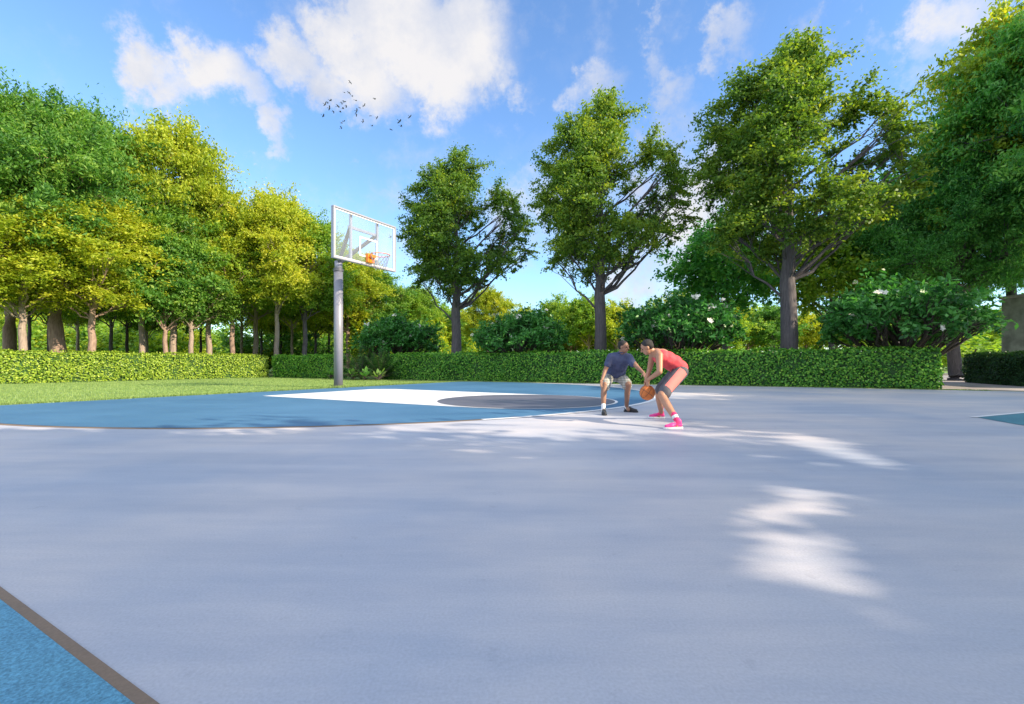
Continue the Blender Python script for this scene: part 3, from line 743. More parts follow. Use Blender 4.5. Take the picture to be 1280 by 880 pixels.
# ---- lawn blades
def lawn():
    rs = np.random.default_rng(3); n = 90000
    # strip between baseline and left hedge, denser near its edge
    D = rs.uniform(9.5, 34, n); t = rs.uniform(0, 1, n)
    x0 = -11.7 + .6 * (D - 10.96); x1 = -30.5 + (D - 13.6) * (12.8 / 20.7)
    X = x0 - .02 + (x1 - x0) * t ** 1.3
    k = (D < 24) | (X < hedge_x(D) - .2); X, D = X[k], D[k]
    # near the court edge and around the pole: longer tufts
    m = 9000; D2 = rs.uniform(10, 24, m); X2 = -11.7 + .6 * (D2 - 10.96) - rs.uniform(-.05, .10, m)
    m3 = 500; a = rs.uniform(0, 6.28, m3); r3 = rs.uniform(.17, .42, m3); X3 = PX + r3 * np.cos(a); D3 = PD + r3 * np.sin(a)
    hgt = np.concatenate([rs.uniform(.02, .05, len(X)), rs.uniform(.03, .09, m), rs.uniform(.05, .14, m3)])
    # narrow strip in front of middle hedge
    m4 = 12000; s = rs.uniform(-1.2, 30, m4); o4 = rs.uniform(-.30, .05, m4) - np.clip((s - 14) * .05, 0, 3.0) * rs.uniform(0, 1, m4)
    X4 = HA[0] + hd[0] * s + nh[0] * o4; D4 = HA[1] + hd[1] * s + nh[1] * o4
    kk = (X4 < base_x(D4)) | (o4 > -.32); X4, D4 = X4[kk], D4[kk]
    X = np.concatenate([X, X2, X3, X4]); D = np.concatenate([D, D2, D3, D4]); hgt = np.concatenate([hgt, rs.uniform(.02, .05, len(X4))])
    n = len(X); az = rs.uniform(0, 6.28, n); w = .006 + hgt * .12
    b = np.stack([np.cos(az) * w, np.sin(az) * w, 0 * w], 1); p = np.stack([X, D, np.full(n, -.012)], 1)
    tip = p + np.stack([rs.normal(0, .35, n) * hgt, rs.normal(0, .35, n) * hgt, hgt + .012], 1)
    V = np.stack([p - b, p + b, tip], 1).reshape(-1, 3)
    me = np_mesh('grass', V, np.arange(len(V)).reshape(-1, 3), np.clip(rs.normal(.5, .2, n), 0, 1), nv=3)
    o = link('grass', me, Lf_grass); tag(o, 'short mown grass of the lawn beside the court', 'grass', kind='stuff')
Lf_grass = leaf_mat('grass_blade', (0.15, 0.25, 0.07), (0.22, 0.33, 0.10), (0.30, 0.40, 0.13), .25, (1.2, 1.2, .6))
PD = 19.25; PX = ux(423, PD)
lawn()

# ---- mottled pillar at the right edge
def pillar():
    e = empty('pillar', (ux(1283, 26.5), 26.5, 0))
    m = MB(); m.box((0, 0, 2.3), (1.45, 1.3, 4.6), bevel=.04); m.build('shaft', simple('mottled_stone', (.24, .27, .23), .9, var=.35, scale=2.2, bump=.5, bscale=12), e)
    m = MB(); m.box((0, 0, 4.68), (1.6, 1.45, .16), bevel=.03); m.build('cap', simple('cap_stone', (.34, .36, .34), .9, var=.15), e)
    tag(e, 'mottled grey-green stone pillar behind the dark hedge at the right photo edge', 'pillar')
pillar()

# ------------------------------------------------------------------ basketball hoop
M_steel = simple('painted_pole', (0.27, 0.27, 0.32), .38, .25, var=.06, scale=3)
M_frame = simple('frame_metal', (0.36, 0.36, 0.42), .4, .2, var=.04)
M_wline = simple('white_marking', (0.85, 0.85, 0.86), .5, var=.02)
M_arm = simple('arm_metal', (0.13, 0.13, 0.15), .5, .3, var=.08)
M_orange = simple('orange_enamel', (0.85, 0.24, 0.015), .4, var=.05)
M_net = simple('net_cord', (0.25, 0.25, 0.27), .9, var=.1)
def glass_mat():
    m, nt, b = new_mat('clear_acrylic')
    b.inputs['Base Color'].default_value = (.75, .8, .88, 1); b.inputs['Roughness'].default_value = .12
    b.inputs['Alpha'].default_value = 1
    tc = N(nt, 'ShaderNodeTexCoord'); no = N(nt, 'ShaderNodeTexNoise'); no.inputs['Scale'].default_value = 1.2; nt.links.new(tc.outputs['Object'], no.inputs[0])
    mr = N(nt, 'ShaderNodeMapRange'); mr.inputs['To Min'].default_value = .05; mr.inputs['To Max'].default_value = .13; nt.links.new(no.outputs['Fac'], mr.inputs[0])
    tr = N(nt, 'ShaderNodeBsdfTransparent'); tr.inputs[0].default_value = (.93, .96, 1, 1)
    ms = N(nt, 'ShaderNodeMixShader'); nt.links.new(mr.outputs[0], ms.inputs[0]); nt.links.new(tr.outputs[0], ms.inputs[1]); nt.links.new(b.outputs[0], ms.inputs[2])
    nt.links.new(ms.outputs[0], nt.nodes['Material Output'].inputs[0]); return m
def hoop():
    e = empty('basketball_hoop', (PX, PD, 0))
    tag(e, 'basketball hoop on a single grey pole with clear rectangular backboard', 'basketball hoop')
    # board corners from the picture: left edge 17 m off, right edge 19.9 m off
    DLf, DRt = 17.0, 19.75
    A = Vector((ux(415.5, DLf), DLf, vz(323, DLf))); B = Vector((ux(493.5, DRt), DRt, vz(339.5, DRt)))
    zb = (A.z + B.z) / 2; Ht = 1.86
    A.z = B.z = zb
    t = (B - A); W = t.length; t.normalize(); n = Vector((t.y, -t.x, 0))   # towards the court / camera
    O = Vector((PX, PD, 0)); cb = (A + B) / 2 - O
    rot = Matrix(((t.x, n.x, 0), (t.y, n.y, 0), (0, 0, 1)))
    def L(a, b_, c): return cb + t * a + n * b_ + Vector((0, 0, c))
    def bx(m, a, b_, c, sa, sb, sc, bev=.0): m.box(L(a, b_, c), (sa, sb, sc), rot, bev)
    m = MB(); m.tube([(0, 0, -.05), (0, 0, zb - .02)], .175, 28); p = m.build('pole', M_steel, e, smooth=True)
    m = MB(); m.tube([(0, 0, 0), (0, 0, .05)], .30, 28); m.build('base_plate', M_steel, e)
    m = MB(); m.tube([(0, 0, zb - .06), (0, 0, zb + .04)], .20, 28); m.build('collar', M_arm, e)
    # stub above and boom arms going to the back frame of the board
    bk = -.16
    m = MB()
    m.tube([(0, 0, zb - .05), (0, 0, zb + .35)], .15, 20)
    m.build('post_head', M_steel, e, smooth=True)
    for (sa, zz) in ((-.62, Ht * .72), (.72, Ht * .72)):
        m = MB(); s = Vector((0, 0, zb + .25)); q1 = L(sa, bk, zz); m.tube([s, q1], .075, 10); m.build('arm', M_arm, e)
    for sa in (-.62, .72):
        m = MB(); bx(m, sa, bk + .02, Ht * .5, .09, .07, Ht - .1); m.build('back_rail', M_frame, e)
    m = MB(); bx(m, .05, bk - .02, Ht * .72, 1.5, .06, .1); m.build('cross_bar', M_frame, e)
    m = MB(); bx(m, 0, 0, Ht / 2, W - .1, .03, Ht - .1)
    bd = m.build('backboard', glass_mat(), e)
    m = MB(); th = .055
    bx(m, 0, 0, Ht - th / 2, W, .14, th, .01); bx(m, 0, 0, th / 2, W, .14, th, .01)
    bx(m, -W / 2 + th / 2, 0, Ht / 2, th, .138, Ht - 2 * th, .01); bx(m, W / 2 - th / 2, 0, Ht / 2, th, .138, Ht - 2 * th, .01)
    m.build('frame', M_frame, bd)
    m = MB(); w_ = .05; i = th + w_ / 2 + .0
    for f in (.022,):
        bx(m, 0, f, Ht - i, W - 2 * th, .008, w_); bx(m, 0, f, i, W - 2 * th, .008, w_)
        bx(m, -W / 2 + i, f, Ht / 2, w_, .008, Ht - 2 * th - 2 * w_); bx(m, W / 2 - i, f, Ht / 2, w_, .008, Ht - 2 * th - 2 * w_)
    m.build('border_line', M_wline, bd)
    m = MB(); tw, th2, z0 = .92, .68, .34; l = .06
    bx(m, .12, .022, z0 + th2, tw, .008, l); bx(m, .12, .022, z0, tw, .008, l)
    bx(m, .12 - tw / 2 + l / 2, .022, z0 + th2 / 2, l, .008, th2 - l); bx(m, .12 + tw / 2 - l / 2, .022, z0 + th2 / 2, l, .008, th2 - l)
    m.build('target_square', M_wline, bd)
    # rim with bracket and net
    rc = L(.12, .62, .36); rr = .36
    m = MB(); m.ring(rc, rr, .015, 48, 8); rim = m.build('rim', M_orange, e, smooth=True)
    m = MB(); bx(m, .12, .10, .28, .34, .14, .34, .03); bx(m, .12, .22, .34, .22, .16, .10, .02); m.build('bracket', M_orange, rim)
    m = MB(); nr, nk = 14, 5
    P = lambda i, k: rc + Vector((math.cos(i * 2 * math.pi / nr), math.sin(i * 2 * math.pi / nr), 0)) * (rr * (1 - .38 * (k / nk) ** .8)) + Vector((0, 0, -.52 * k / nk))
    for k in range(nk):
        for i_ in range(nr):
            h_ = .5 * (k % 2)
            m.tube([P(i_ + h_, k), P(i_ + .5 + h_, k + 1)], .006, 4, False); m.tube([P(i_ + h_, k), P(i_ - .5 + h_, k + 1)], .006, 4, False)
    m.build('net', M_net, rim)
hoop()

# ------------------------------------------------------------------ birds
def bird_mesh(flap):
    bm = bmesh.new()
    prof = [(-.26, .005), (-.18, .02), (-.05, .045), (.06, .05), (.13, .035), (.17, .03), (.205, .012), (.23, .002)]
    rings = []
    for x, r in prof:
        rings.append([bm.verts.new((x, r * math.cos(a), r * math.sin(a) * .9)) for a in [k * math.pi / 4 for k in range(8)]])
    for r0, r1 in zip(rings, rings[1:]):
        for k in range(8): bm.faces.new((r0[k], r0[(k + 1) % 8], r1[(k + 1) % 8], r1[k]))
    bm.faces.new(rings[0][::-1]); bm.faces.new(rings[-1])
    # tail
    v = [bm.verts.new(p) for p in ((-.2, .02, .0), (-.2, -.02, .0), (-.38, -.06, 0), (-.38, .06, 0))]
    w2 = [bm.verts.new((p.co.x, p.co.y, .008)) for p in v]
    bm.faces.new(v); bm.faces.new(w2[::-1])
    for k in range(4): bm.faces.new((v[k], w2[k], w2[(k + 1) % 4], v[(k + 1) % 4]))
    for sg in (1, -1):
        st = [(0, .03, .09, -.07, 0), (.5, .22, .10, -.08, .16 * flap), (1, .46, .0, -.13, .10 * flap)]
        tp, bt = [], []
        for _, y, xf, xb, z in st:
            tp.append((bm.verts.new((xf, y * sg, z + .01)), bm.verts.new((xb, y * sg, z + .006)))); bt.append((bm.verts.new((xf, y * sg, z)), bm.verts.new((xb, y * sg, z - .001))))
        for k in range(2):
            bm.faces.new((tp[k][0], tp[k][1], tp[k + 1][1], tp[k + 1][0])); bm.faces.new((bt[k][0], bt[k + 1][0], bt[k + 1][1], bt[k][1]))
            bm.faces.new((tp[k][0], tp[k + 1][0], bt[k + 1][0], bt[k][0])); bm.faces.new((tp[k][1], bt[k][1], bt[k + 1][1], tp[k + 1][1]))
        bm.faces.new((tp[2][0], tp[2][1], bt[2][1], bt[2][0]))
    bmesh.ops.recalc_face_normals(bm, faces=bm.faces)
    me = bpy.data.meshes.new('bird'); bm.to_mesh(me); bm.free(); me.materials.append(M_bird); return me
M_bird = simple('bird_feathers', (.05, .055, .07), .8, var=.2)
bms = [bird_mesh(f) for f in (1.0, .3, -.8)]
bl = [(435,120),(370,235),(425,235),(460,278),(212,325),(178,345),(150,370),(500,325),(340,352),(370,342),(298,392),(390,388),(355,420),(200,412),(245,452),(322,457),(130,500),(545,405),(598,385),(512,442),(508,485),(585,565),(365,562),(338,578),(335,640),(670,502),(742,518),(715,310),(688,615),(1000,560),(1018,622),(905,660),(1118,508)]
rbd = random.Random(4)
for i, (a, b) in enumerate(bl):
    u, v = 390 + a / 9.143, 90 + b / 9.143; D = rbd.uniform(68, 82)
    o = bpy.data.objects.new('bird', bms[i % 3]); C.objects.link(o)
    o.location = (ux(u, D), D, vz(v, D)); o.rotation_euler = (rbd.uniform(-.5, .5), rbd.uniform(-.3, .3), rbd.uniform(-.6, .9)); s = rbd.uniform(.72, 1.05); o.scale = (s, s, s)
    lab = 'small dark bird flying in the flock in front of the clouds'
    if i == 0: lab = 'topmost bird, above the rest of the flock'
    elif a > 850: lab = 'bird of the small group straggling to the right of the flock'
    tag(o, lab, 'bird', 'flock of birds in the sky')

# ------------------------------------------------------------------ people
def blob(name, prims, voxel, mat, parent, base, smooth_it=4, matfn=None):
    """closed tapered capsules and ellipsoids fused into one continuous skin"""
    bm = bmesh.new()
    for pr in prims:
        if pr[0] == 'cap':
            _, p0, r0, p1, r1 = pr; p0 = Vector(p0); p1 = Vector(p1); ax = p1 - p0; ln = max(ax.length, 1e-5); ax.normalize()
            q_ = ax.to_track_quat('Z', 'Y'); seg = 18; rings = []
            prof = [(-math.cos(a) * r0, math.sin(a) * r0) for a in (.35, .8, 1.2)] + [(0, r0), (ln * .5, (r0 + r1) / 2), (ln, r1)] + [(ln + math.cos(a) * r1, math.sin(a) * r1) for a in (1.2, .8, .35)]
            for z, rr in prof:
                rings.append([bm.verts.new(p0 + q_ @ Vector((rr * math.cos(k * 2 * math.pi / seg), rr * math.sin(k * 2 * math.pi / seg), z))) for k in range(seg)])
            for a, b in zip(rings, rings[1:]):
                for k in range(seg): bm.faces.new((a[k], a[(k + 1) % seg], b[(k + 1) % seg], b[k]))
            bm.faces.new(rings[0][::-1]); bm.faces.new(rings[-1])
        else:
            _, c, rad, M = pr
            MM = Matrix.Translation(Vector(c)) @ (M.to_4x4() if M is not None else Matrix.Identity(4)) @ Matrix.Diagonal((*rad, 1))
            bmesh.ops.create_icosphere(bm, subdivisions=3, radius=1, matrix=MM)
    bmesh.ops.translate(bm, verts=bm.verts, vec=-Vector(base))
    me = bpy.data.meshes.new(name + '_src'); bm.to_mesh(me); bm.free()
    tmp = bpy.data.objects.new(name + '_tmp', me); C.objects.link(tmp)
    r = tmp.modifiers.new('r', 'REMESH'); r.mode = 'VOXEL'; r.voxel_size = voxel
    if smooth_it:
        s = tmp.modifiers.new('s', 'SMOOTH'); s.iterations = smooth_it; s.factor = .5
    dg = bpy.context.evaluated_depsgraph_get(); me2 = bpy.data.meshes.new_from_object(tmp.evaluated_get(dg))
    bpy.data.objects.remove(tmp); bpy.data.meshes.remove(me)
    me2.name = name
    o = link(name, me2, mat, parent, smooth=True)
    if matfn:
        for p in me2.polygons: p.material_index = matfn(p.center + Vector(base), p.normal)
    return o

def basis(fwd, up=(0, 0, 1)):
    f = Vector(fwd).normalized(); u = Vector(up); s = u.cross(f).normalized(); u = f.cross(s).normalized()
    return Matrix((f, s, u)).transposed()      # columns: forward, left, up

def hand(W_, h, n, side, curl=.6, sc=1.0):
    """wrist, pointing direction, palm normal (palm side), thumb side vector"""
    W_ = Vector(W_); h = Vector(h).normalized(); n = Vector(n); n = (n - h * n.dot(h)).normalized(); s = h.cross(n).normalized()
    if s.dot(Vector(side)) < 0: s = -s
    out = []
    for k in (-.026, -.009, .009, .026):
        out.append(('cap', W_ + s * k * .55 + h * .01, .014, W_ + h * .078 * sc + s * k, .0125))
    for k, ln in ((.028, .072), (.009, .08), (-.010, .074), (-.028, .058)):
        b = W_ + h * .08 * sc + s * k
        d1 = (h + n * curl * .35).normalized(); m1 = b + d1 * ln * .5
        d2 = (h + n * curl * 1.0).normalized(); m2 = m1 + d2 * ln * .33; d3 = (h + n * curl * 1.8).normalized(); m3 = m2 + d3 * ln * .25
        out += [('cap', b, .0095, m1, .009), ('cap', m1, .009, m2, .0085), ('cap', m2, .0085, m3, .0075)]
    t0 = W_ + s * .022 + h * .025; t1 = t0 + (s * .8 + h * .6 + n * .2).normalized() * .045; t2 = t1 + (s * .35 + h * .9 + n * .4).normalized() * .032
    out += [('cap', t0, .014, t1, .0105), ('cap', t1, .0105, t2, .0085)]
    return out

def head(c, fwd, up, prims):
    """skull, jaw, nose, ears, lips; returns basis"""
    M = basis(fwd, up); c = Vector(c)
    P = lambda f, s, u: c + M @ Vector((f, s, u))
    prims += [('ell', P(-.008, 0, .025), (.098, .077, .088), M), ('ell', P(.022, 0, -.045), (.066, .058, .068), M), ('ell', P(.048, 0, -.085), (.030, .032, .026), M),
              ('cap', P(.088, 0, .012), .010, P(.108, 0, -.026), .0145), ('cap', P(.082, -.018, -.060), .009, P(.082, .018, -.060), .009),
              ('cap', P(.078, -.04, .026), .012, P(.078, .04, .026), .012),
              ('ell', P(-.005, .078, -.005), (.02, .010, .032), M), ('ell', P(-.005, -.078, -.005), (.02, .010, .032), M)]
    return M, P

def hair(name, P, M, mat, parent, base, beard=False):
    pr = [('ell', P(-.022, 0, .045), (.095, .083, .082), M), ('ell', P(-.05, 0, .01), (.062, .078, .07), M)]
    blob(name, pr, .009, mat, parent, base, 3)
    bm = MB()
    for s in (-.031, .031):
        bmesh.ops.create_icosphere(bm.bm, subdivisions=2, radius=.0125, matrix=Matrix.Translation(P(.076, s, .002) - Vector(base)))
    bm.build('eyes', M_eye, parent, True)
    bm = MB()
    for s in (-.031, .031): bm.tube([P(.089, s - .018, .030) - Vector(base), P(.092, s, .034) - Vector(base), P(.089, s + .018, .030) - Vector(base)], .004, 6)
    bm.build('eyebrows', mat, parent)

def shoe(heel, toe, mat, solemat, parent, base, sock=None, ankle=None, sockmat=None, sock_top=.24):
    heel = Vector(heel); toe = Vector(toe); d_ = (toe - heel).normalized(); s = Vector((-d_.y, d_.x, 0))
    Lg = (toe - heel).length; z = Vector((0, 0, 1))
    at_ = lambda a, b, c: heel + d_ * a + s * b + z * c
    pr = [('cap', at_(.035, 0, .055), .036, at_(.09, 0, .062), .040), ('cap', at_(.05, 0, .095), .040, at_(.055, 0, .115), .040),
          ('cap', at_(.09, 0, .07), .038, at_(Lg * .62, .0, .05), .036), ('cap', at_(Lg * .6, .012, .045), .036, at_(Lg - .04, .004, .038), .030), ('cap', at_(Lg * .6, -.012, .045), .034, at_(Lg - .045, -.006, .038), .028)]
    sh = blob('shoe', pr, .008, mat, parent, base, 3)
    m = MB()
    out = [(0.0, .030), (.02, .038), (.09, .036), (.15, .04), (Lg * .7, .048), (Lg - .05, .044), (Lg - .015, .028), (Lg + .002, .008)]
    vs = [(a, b) for a, b in out] + [(a, -b) for a, b in out[::-1]]
    bt = [m.bm.verts.new(at_(a, b, .004) - Vector(base)) for a, b in vs]; tp = [m.bm.verts.new(at_(a, b * 1.04, .032) - Vector(base)) for a, b in vs]
    m.bm.faces.new(bt[::-1]); m.bm.faces.new(tp)
    for k in range(len(vs)): m.bm.faces.new((bt[k], bt[(k + 1) % len(vs)], tp[(k + 1) % len(vs)], tp[k]))
    m.build('sole', solemat, sh)
    # laces
    m = MB()
    for k in range(4):
        a = .10 + k * .022; zz = .115 - k * .0095
        m.tube([at_(a, -.022, zz - .006) - Vector(base), at_(a, 0, zz) - Vector(base), at_(a, .022, zz - .006) - Vector(base)], .0035, 5)
    m.build('laces', solemat, sh)

M_eye = simple('eye', (.05, .04, .04), .2, var=.02)
M_skinA = simple('skin_brown', (.30, .155, .10), .5, var=.10, scale=9)
M_skinB = simple('skin_tan', (.42, .21, .13), .45, var=.10, scale=9)
M_hair = simple('black_hair', (.018, .014, .014), .6, var=.3, scale=60, bump=.6, bscale=160)
M_navy = simple('navy_cotton', (.060, .075, .155), .85, var=.2, scale=14, bump=.35, bscale=22)
M_black = simple('black_leather', (.018, .018, .022), .4, var=.2)
M_sockw = simple('white_sock', (.75, .75, .76), .9, var=.06)
M_coral = simple('coral_jersey', (.72, .075, .095), .75, var=.22, scale=9, bump=.5, bscale=16)
M_coral2 = simple('coral_panel', (.85, .20, .18), .75, var=.1)
M_greysh = simple('grey_shorts', (.085, .085, .105), .8, var=.25, scale=12, bump=.4, bscale=18)
M_pink = simple('pink_shoe', (.75, .045, .27), .45, var=.15, scale=20)
M_pinksock = simple('pink_sock', (.80, .035, .16), .85, var=.1)
def plaid():
    m, nt, b = new_mat('plaid_cotton'); tc = N(nt, 'ShaderNodeTexCoord')
    w1 = N(nt, 'ShaderNodeTexWave'); w1.bands_direction = 'X'; w1.inputs['Scale'].default_value = 6; w1.inputs['Distortion'].default_value = 1.2
    w2 = N(nt, 'ShaderNodeTexWave'); w2.bands_direction = 'Z'; w2.inputs['Scale'].default_value = 7; w2.inputs['Distortion'].default_value = 1.2
    for w in (w1, w2): nt.links.new(tc.outputs['Object'], w.inputs[0])
    r1 = ramp(nt, w1.outputs[1], [(.35, (.40, .38, .36)), (.75, (.52, .50, .47))]); r2 = ramp(nt, w2.outputs[1], [(.4, (.68, .72, .68)), (.8, (1, 1, 1))])
    mx = N(nt, 'ShaderNodeMix', data_type='RGBA', blend_type='MULTIPLY'); mx.inputs[0].default_value = 1
    nt.links.new(r1.outputs[0], mx.inputs[6]); nt.links.new(r2.outputs[0], mx.inputs[7]); nt.links.new(mx.outputs[2], b.inputs['Base Color']); b.inputs['Roughness'].default_value = .9
    return m
M_plaid = plaid()

def defender():
    base = (2.02, 9.3, 0); e = empty('person', base)
    tag(e, 'crouching man in navy polo shirt and pale plaid shorts reaching out to defend', 'person', 'basketball players')
    hipR, hipL = (1.95, 9.62, .71), (2.15, 9.66, .71)
    knR, knL = (1.77, 9.16, .555), (2.235, 9.24, .56)
    anR, anL = (1.72, 9.04, .10), (2.265, 9.50, .10)
    shR, shL = (1.90, 9.22, 1.085), (2.24, 9.19, 1.075)
    elR, elL = (1.79, 9.22, .83), (2.36, 9.00, .88)
    wrR, wrL = (1.70, 9.06, .655), (2.40, 8.76, .785)
    neck, hd_ = (2.085, 9.20, 1.13), (2.125, 9.13, 1.275)
    b = [('cap', hipR, .10, hipL, .10), ('cap', (2.05, 9.64, .74), .115, (2.06, 9.45, .90), .115), ('cap', (2.06, 9.45, .90), .115, (2.07, 9.28, 1.04), .125),
         ('cap', shR, .060, (2.07, 9.22, 1.09), .085), ('cap', shL, .060, (2.07, 9.22, 1.09), .085), ('cap', neck, .062, hd_, .052),
         ('cap', hipR, .092, knR, .060), ('cap', hipL, .092, knL, .060), ('cap', knR, .057, (1.74, 9.11, .38), .056), ('cap', (1.74, 9.11, .38), .056, anR, .036), ('cap', knL, .057, (2.24, 9.33, .38), .056), ('cap', (2.24, 9.33, .38), .056, anL, .036),
         ('cap', anR, .036, (1.72, 8.98, .05), .035), ('cap', anL, .036, (2.29, 9.44, .05), .035),
         ('cap', shR, .055, elR, .041), ('cap', elR, .041, wrR, .027), ('cap', shL, .055, elL, .041), ('cap', elL, .041, wrL, .027)]
    b += hand(wrR, (-.25, -.35, -.85), (.6, -.5, .1), (.2, -.8, .2), .5)
    b += hand(wrL, (.10, -.75, -.45), (.2, -.3, -.8), (-.8, 0, .2), .35)
    M, P = head(hd_, (.72, -.66, -.10), (0, -.12, 1), b)
    blob('body', b, .0078, M_skinA, e, base, 3)
    hair('hair', P, M, M_hair, e, base)
    sh = [('cap', (1.98, 9.50, .79), .125, (2.13, 9.50, .79), .125), ('cap', (1.97, 9.60, .76), .125, (2.13, 9.62, .76), .125), ('cap', (1.99, 9.51, .86), .14, (2.13, 9.51, .86), .14), ('cap', (2.00, 9.42, .93), .142, (2.13, 9.42, .93), .142), ('cap', (2.06, 9.62, .76), .135, (2.06, 9.56, .80), .14), ('cap', (1.98, 9.36, .99), .138, (2.15, 9.35, .99), .138),
          ('cap', (1.98, 9.26, 1.05), .128, (2.16, 9.25, 1.05), .128), ('cap', (2.07, 9.38, .95), .15, (2.07, 9.28, 1.02), .142), ('cap', shR, .078, (2.07, 9.22, 1.09), .092), ('cap', shL, .078, (2.07, 9.22, 1.09), .092),
          ('cap', shR, .078, (1.84, 9.22, .945), .072), ('cap', shL, .078, (2.29, 9.10, .955), .072), ('cap', neck, .07, (2.085, 9.2, 1.15), .068)]
    o = blob('polo_shirt', sh, .011, M_navy, e, base, 4)
    m = MB(); nb_ = Vector(neck) - Vector(base) + Vector((.004, -.01, .035)); m.ring(nb_, .066, .013, 24, 8); m.build('collar', M_navy, o, True)
    st = [('cap', hipR, .122, hipL, .122), ('cap', (2.05, 9.6, .78), .11, (2.05, 9.58, .80), .11), ('cap', hipR, .118, (1.80, 9.22, .575), .098), ('cap', hipL, .118, (2.225, 9.31, .58), .098),
          ('cap', (1.80, 9.22, .575), .098, (1.785, 9.2, .52), .096), ('cap', (2.225, 9.31, .58), .098, (2.232, 9.32, .525), .096)]
    blob('shorts', st, .011, M_plaid, e, base, 4)
    blob('sock', [('cap', (1.724, 9.05, .18), .042, anR, .040), ('cap', anR, .04, (1.72, 9.0, .06), .036)], .009, M_sockw, e, base)
    blob('sock', [('cap', (2.262, 9.47, .18), .042, anL, .040), ('cap', anL, .04, (2.285, 9.46, .06), .036)], .009, M_sockw, e, base)
    shoe((1.735, 9.10, 0), (1.70, 8.81, 0), M_black, M_black, e, base)
    shoe((2.235, 9.55, 0), (2.46, 9.37, 0), M_black, M_black, e, base)
defender()

def attacker():
    base = (2.5, 7.6, 0); e = empty('person', base)
    tag(e, 'bent-over man in coral sleeveless jersey and pink shoes dribbling the ball', 'person', 'basketball players')
    hN, hF = (2.665, 7.60, .825), (2.70, 7.82, .825)
    kN, kF = (2.295, 7.36, .475), (2.44, 8.02, .50)
    aN, aF = (2.43, 7.04, .10), (2.60, 8.36, .10)
    sN, sF = (2.30, 7.50, 1.085), (2.31, 7.88, 1.12)
    eN, eF = (2.275, 7.40, .83), (2.29, 7.98, .87)
    wN, wF = (2.155, 7.60, .70), (2.21, 7.93, .66)
    neck, hd_ = (2.25, 7.68, 1.145), (2.155, 7.66, 1.215)
    b = [('cap', hN, .105, hF, .105), ('cap', (2.69, 7.71, .86), .12, (2.58, 7.70, .97), .115), ('cap', (2.58, 7.70, .97), .115, (2.40, 7.69, 1.07), .13),
         ('cap', sN, .062, (2.32, 7.68, 1.12), .085), ('cap', sF, .062, (2.32, 7.68, 1.12), .085), ('cap', neck, .062, hd_, .055),
         ('cap', hN, .098, kN, .064), ('cap', hF, .098, kF, .062), ('cap', kN, .06, (2.35, 7.27, .33), .062), ('cap', (2.35, 7.27, .33), .062, aN, .038), ('cap', kF, .058, (2.50, 8.14, .34), .058), ('cap', (2.50, 8.14, .34), .058, aF, .038),
         ('cap', aN, .036, (2.40, 7.03, .05), .035), ('cap', aF, .036, (2.56, 8.37, .05), .035),
         ('cap', sN, .060, eN, .044), ('cap', eN, .044, wN, .028), ('cap', sF, .058, eF, .043), ('cap', eF, .043, wF, .028)]
    b += hand(wN, (.02, .25, -.6), (-.5, .1, -.8), (-.3, .9, 0), .8)
    b += hand(wF, (-.1, -.2, -.9), (.5, -.6, -.3), (-.6, -.3, .3), .6)
    M, P = head(hd_, (-.86, .25, -.42), (-.45, 0, .9), b)
    blob('body', b, .0078, M_skinB, e, base, 3)
    hair('hair', P, M, M_hair, e, base)
    sh = [('cap', (2.665, 7.64, .885), .135, (2.69, 7.79, .885), .135), ('cap', (2.58, 7.64, .965), .135, (2.58, 7.77, .965), .135), ('cap', (2.47, 7.62, 1.02), .138, (2.47, 7.77, 1.02), .138),
          ('cap', (2.38, 7.60, 1.06), .118, (2.39, 7.78, 1.07), .118), ('cap', (2.345, 7.585, 1.125), .045, (2.36, 7.80, 1.13), .045)]
    blob('sleeveless_jersey', sh, .011, M_coral, e, base, 4)
    st = [('cap', hN, .125, hF, .125), ('cap', hN, .122, (2.37, 7.41, .545), .098), ('cap', hF, .122, (2.50, 7.97, .56), .098), ('cap', (2.37, 7.41, .545), .10, (2.35, 7.40, .50), .10), ('cap', (2.50, 7.97, .56), .1, (2.48, 7.98, .52), .1)]
    ax = (Vector(kN) - Vector(hN)).normalized()
    def mf(c, n):
        d_ = c - Vector(hN); t = d_.dot(ax); off = d_ - ax * t
        u = off.dot(Vector((.7, -.72, 0)).normalized()); w = off.dot(Vector((-.75, -.55, .2)).normalized())
        return 1 if (0.02 < t < .44 and c.y < 7.62 and -.075 < off.dot(ax.cross(Vector((0, -1, 0))).normalized()) < .075 and off.y < -.01) else 0
    blob('shorts', st, .010, [M_greysh, M_coral2], e, base, 4, mf)
    for (a, up_, ft) in ((aN, (2.40, 7.12, .20), (2.40, 7.03, .06)), (aF, (2.575, 8.30, .20), (2.56, 8.37, .06))):
        a = Vector(a); up_ = Vector(up_)
        so_ = blob('sock', [('cap', up_, .046, a, .041), ('cap', a, .041, ft, .037)], .009, M_pinksock, e, base)
        m = MB(); q_ = a.lerp(up_, .45) - Vector(base); q2 = a.lerp(up_, .8) - Vector(base); m.tube([q_, q2], [.0455, .0475], 16); m.build('white_band', M_sockw, so_, True)
    shoe((2.50, 7.06, 0), (2.21, 6.99, 0), M_pink, M_sockw, e, base)
    shoe((2.665, 8.38, 0), (2.385, 8.40, 0), M_pink, M_sockw, e, base)
attacker()

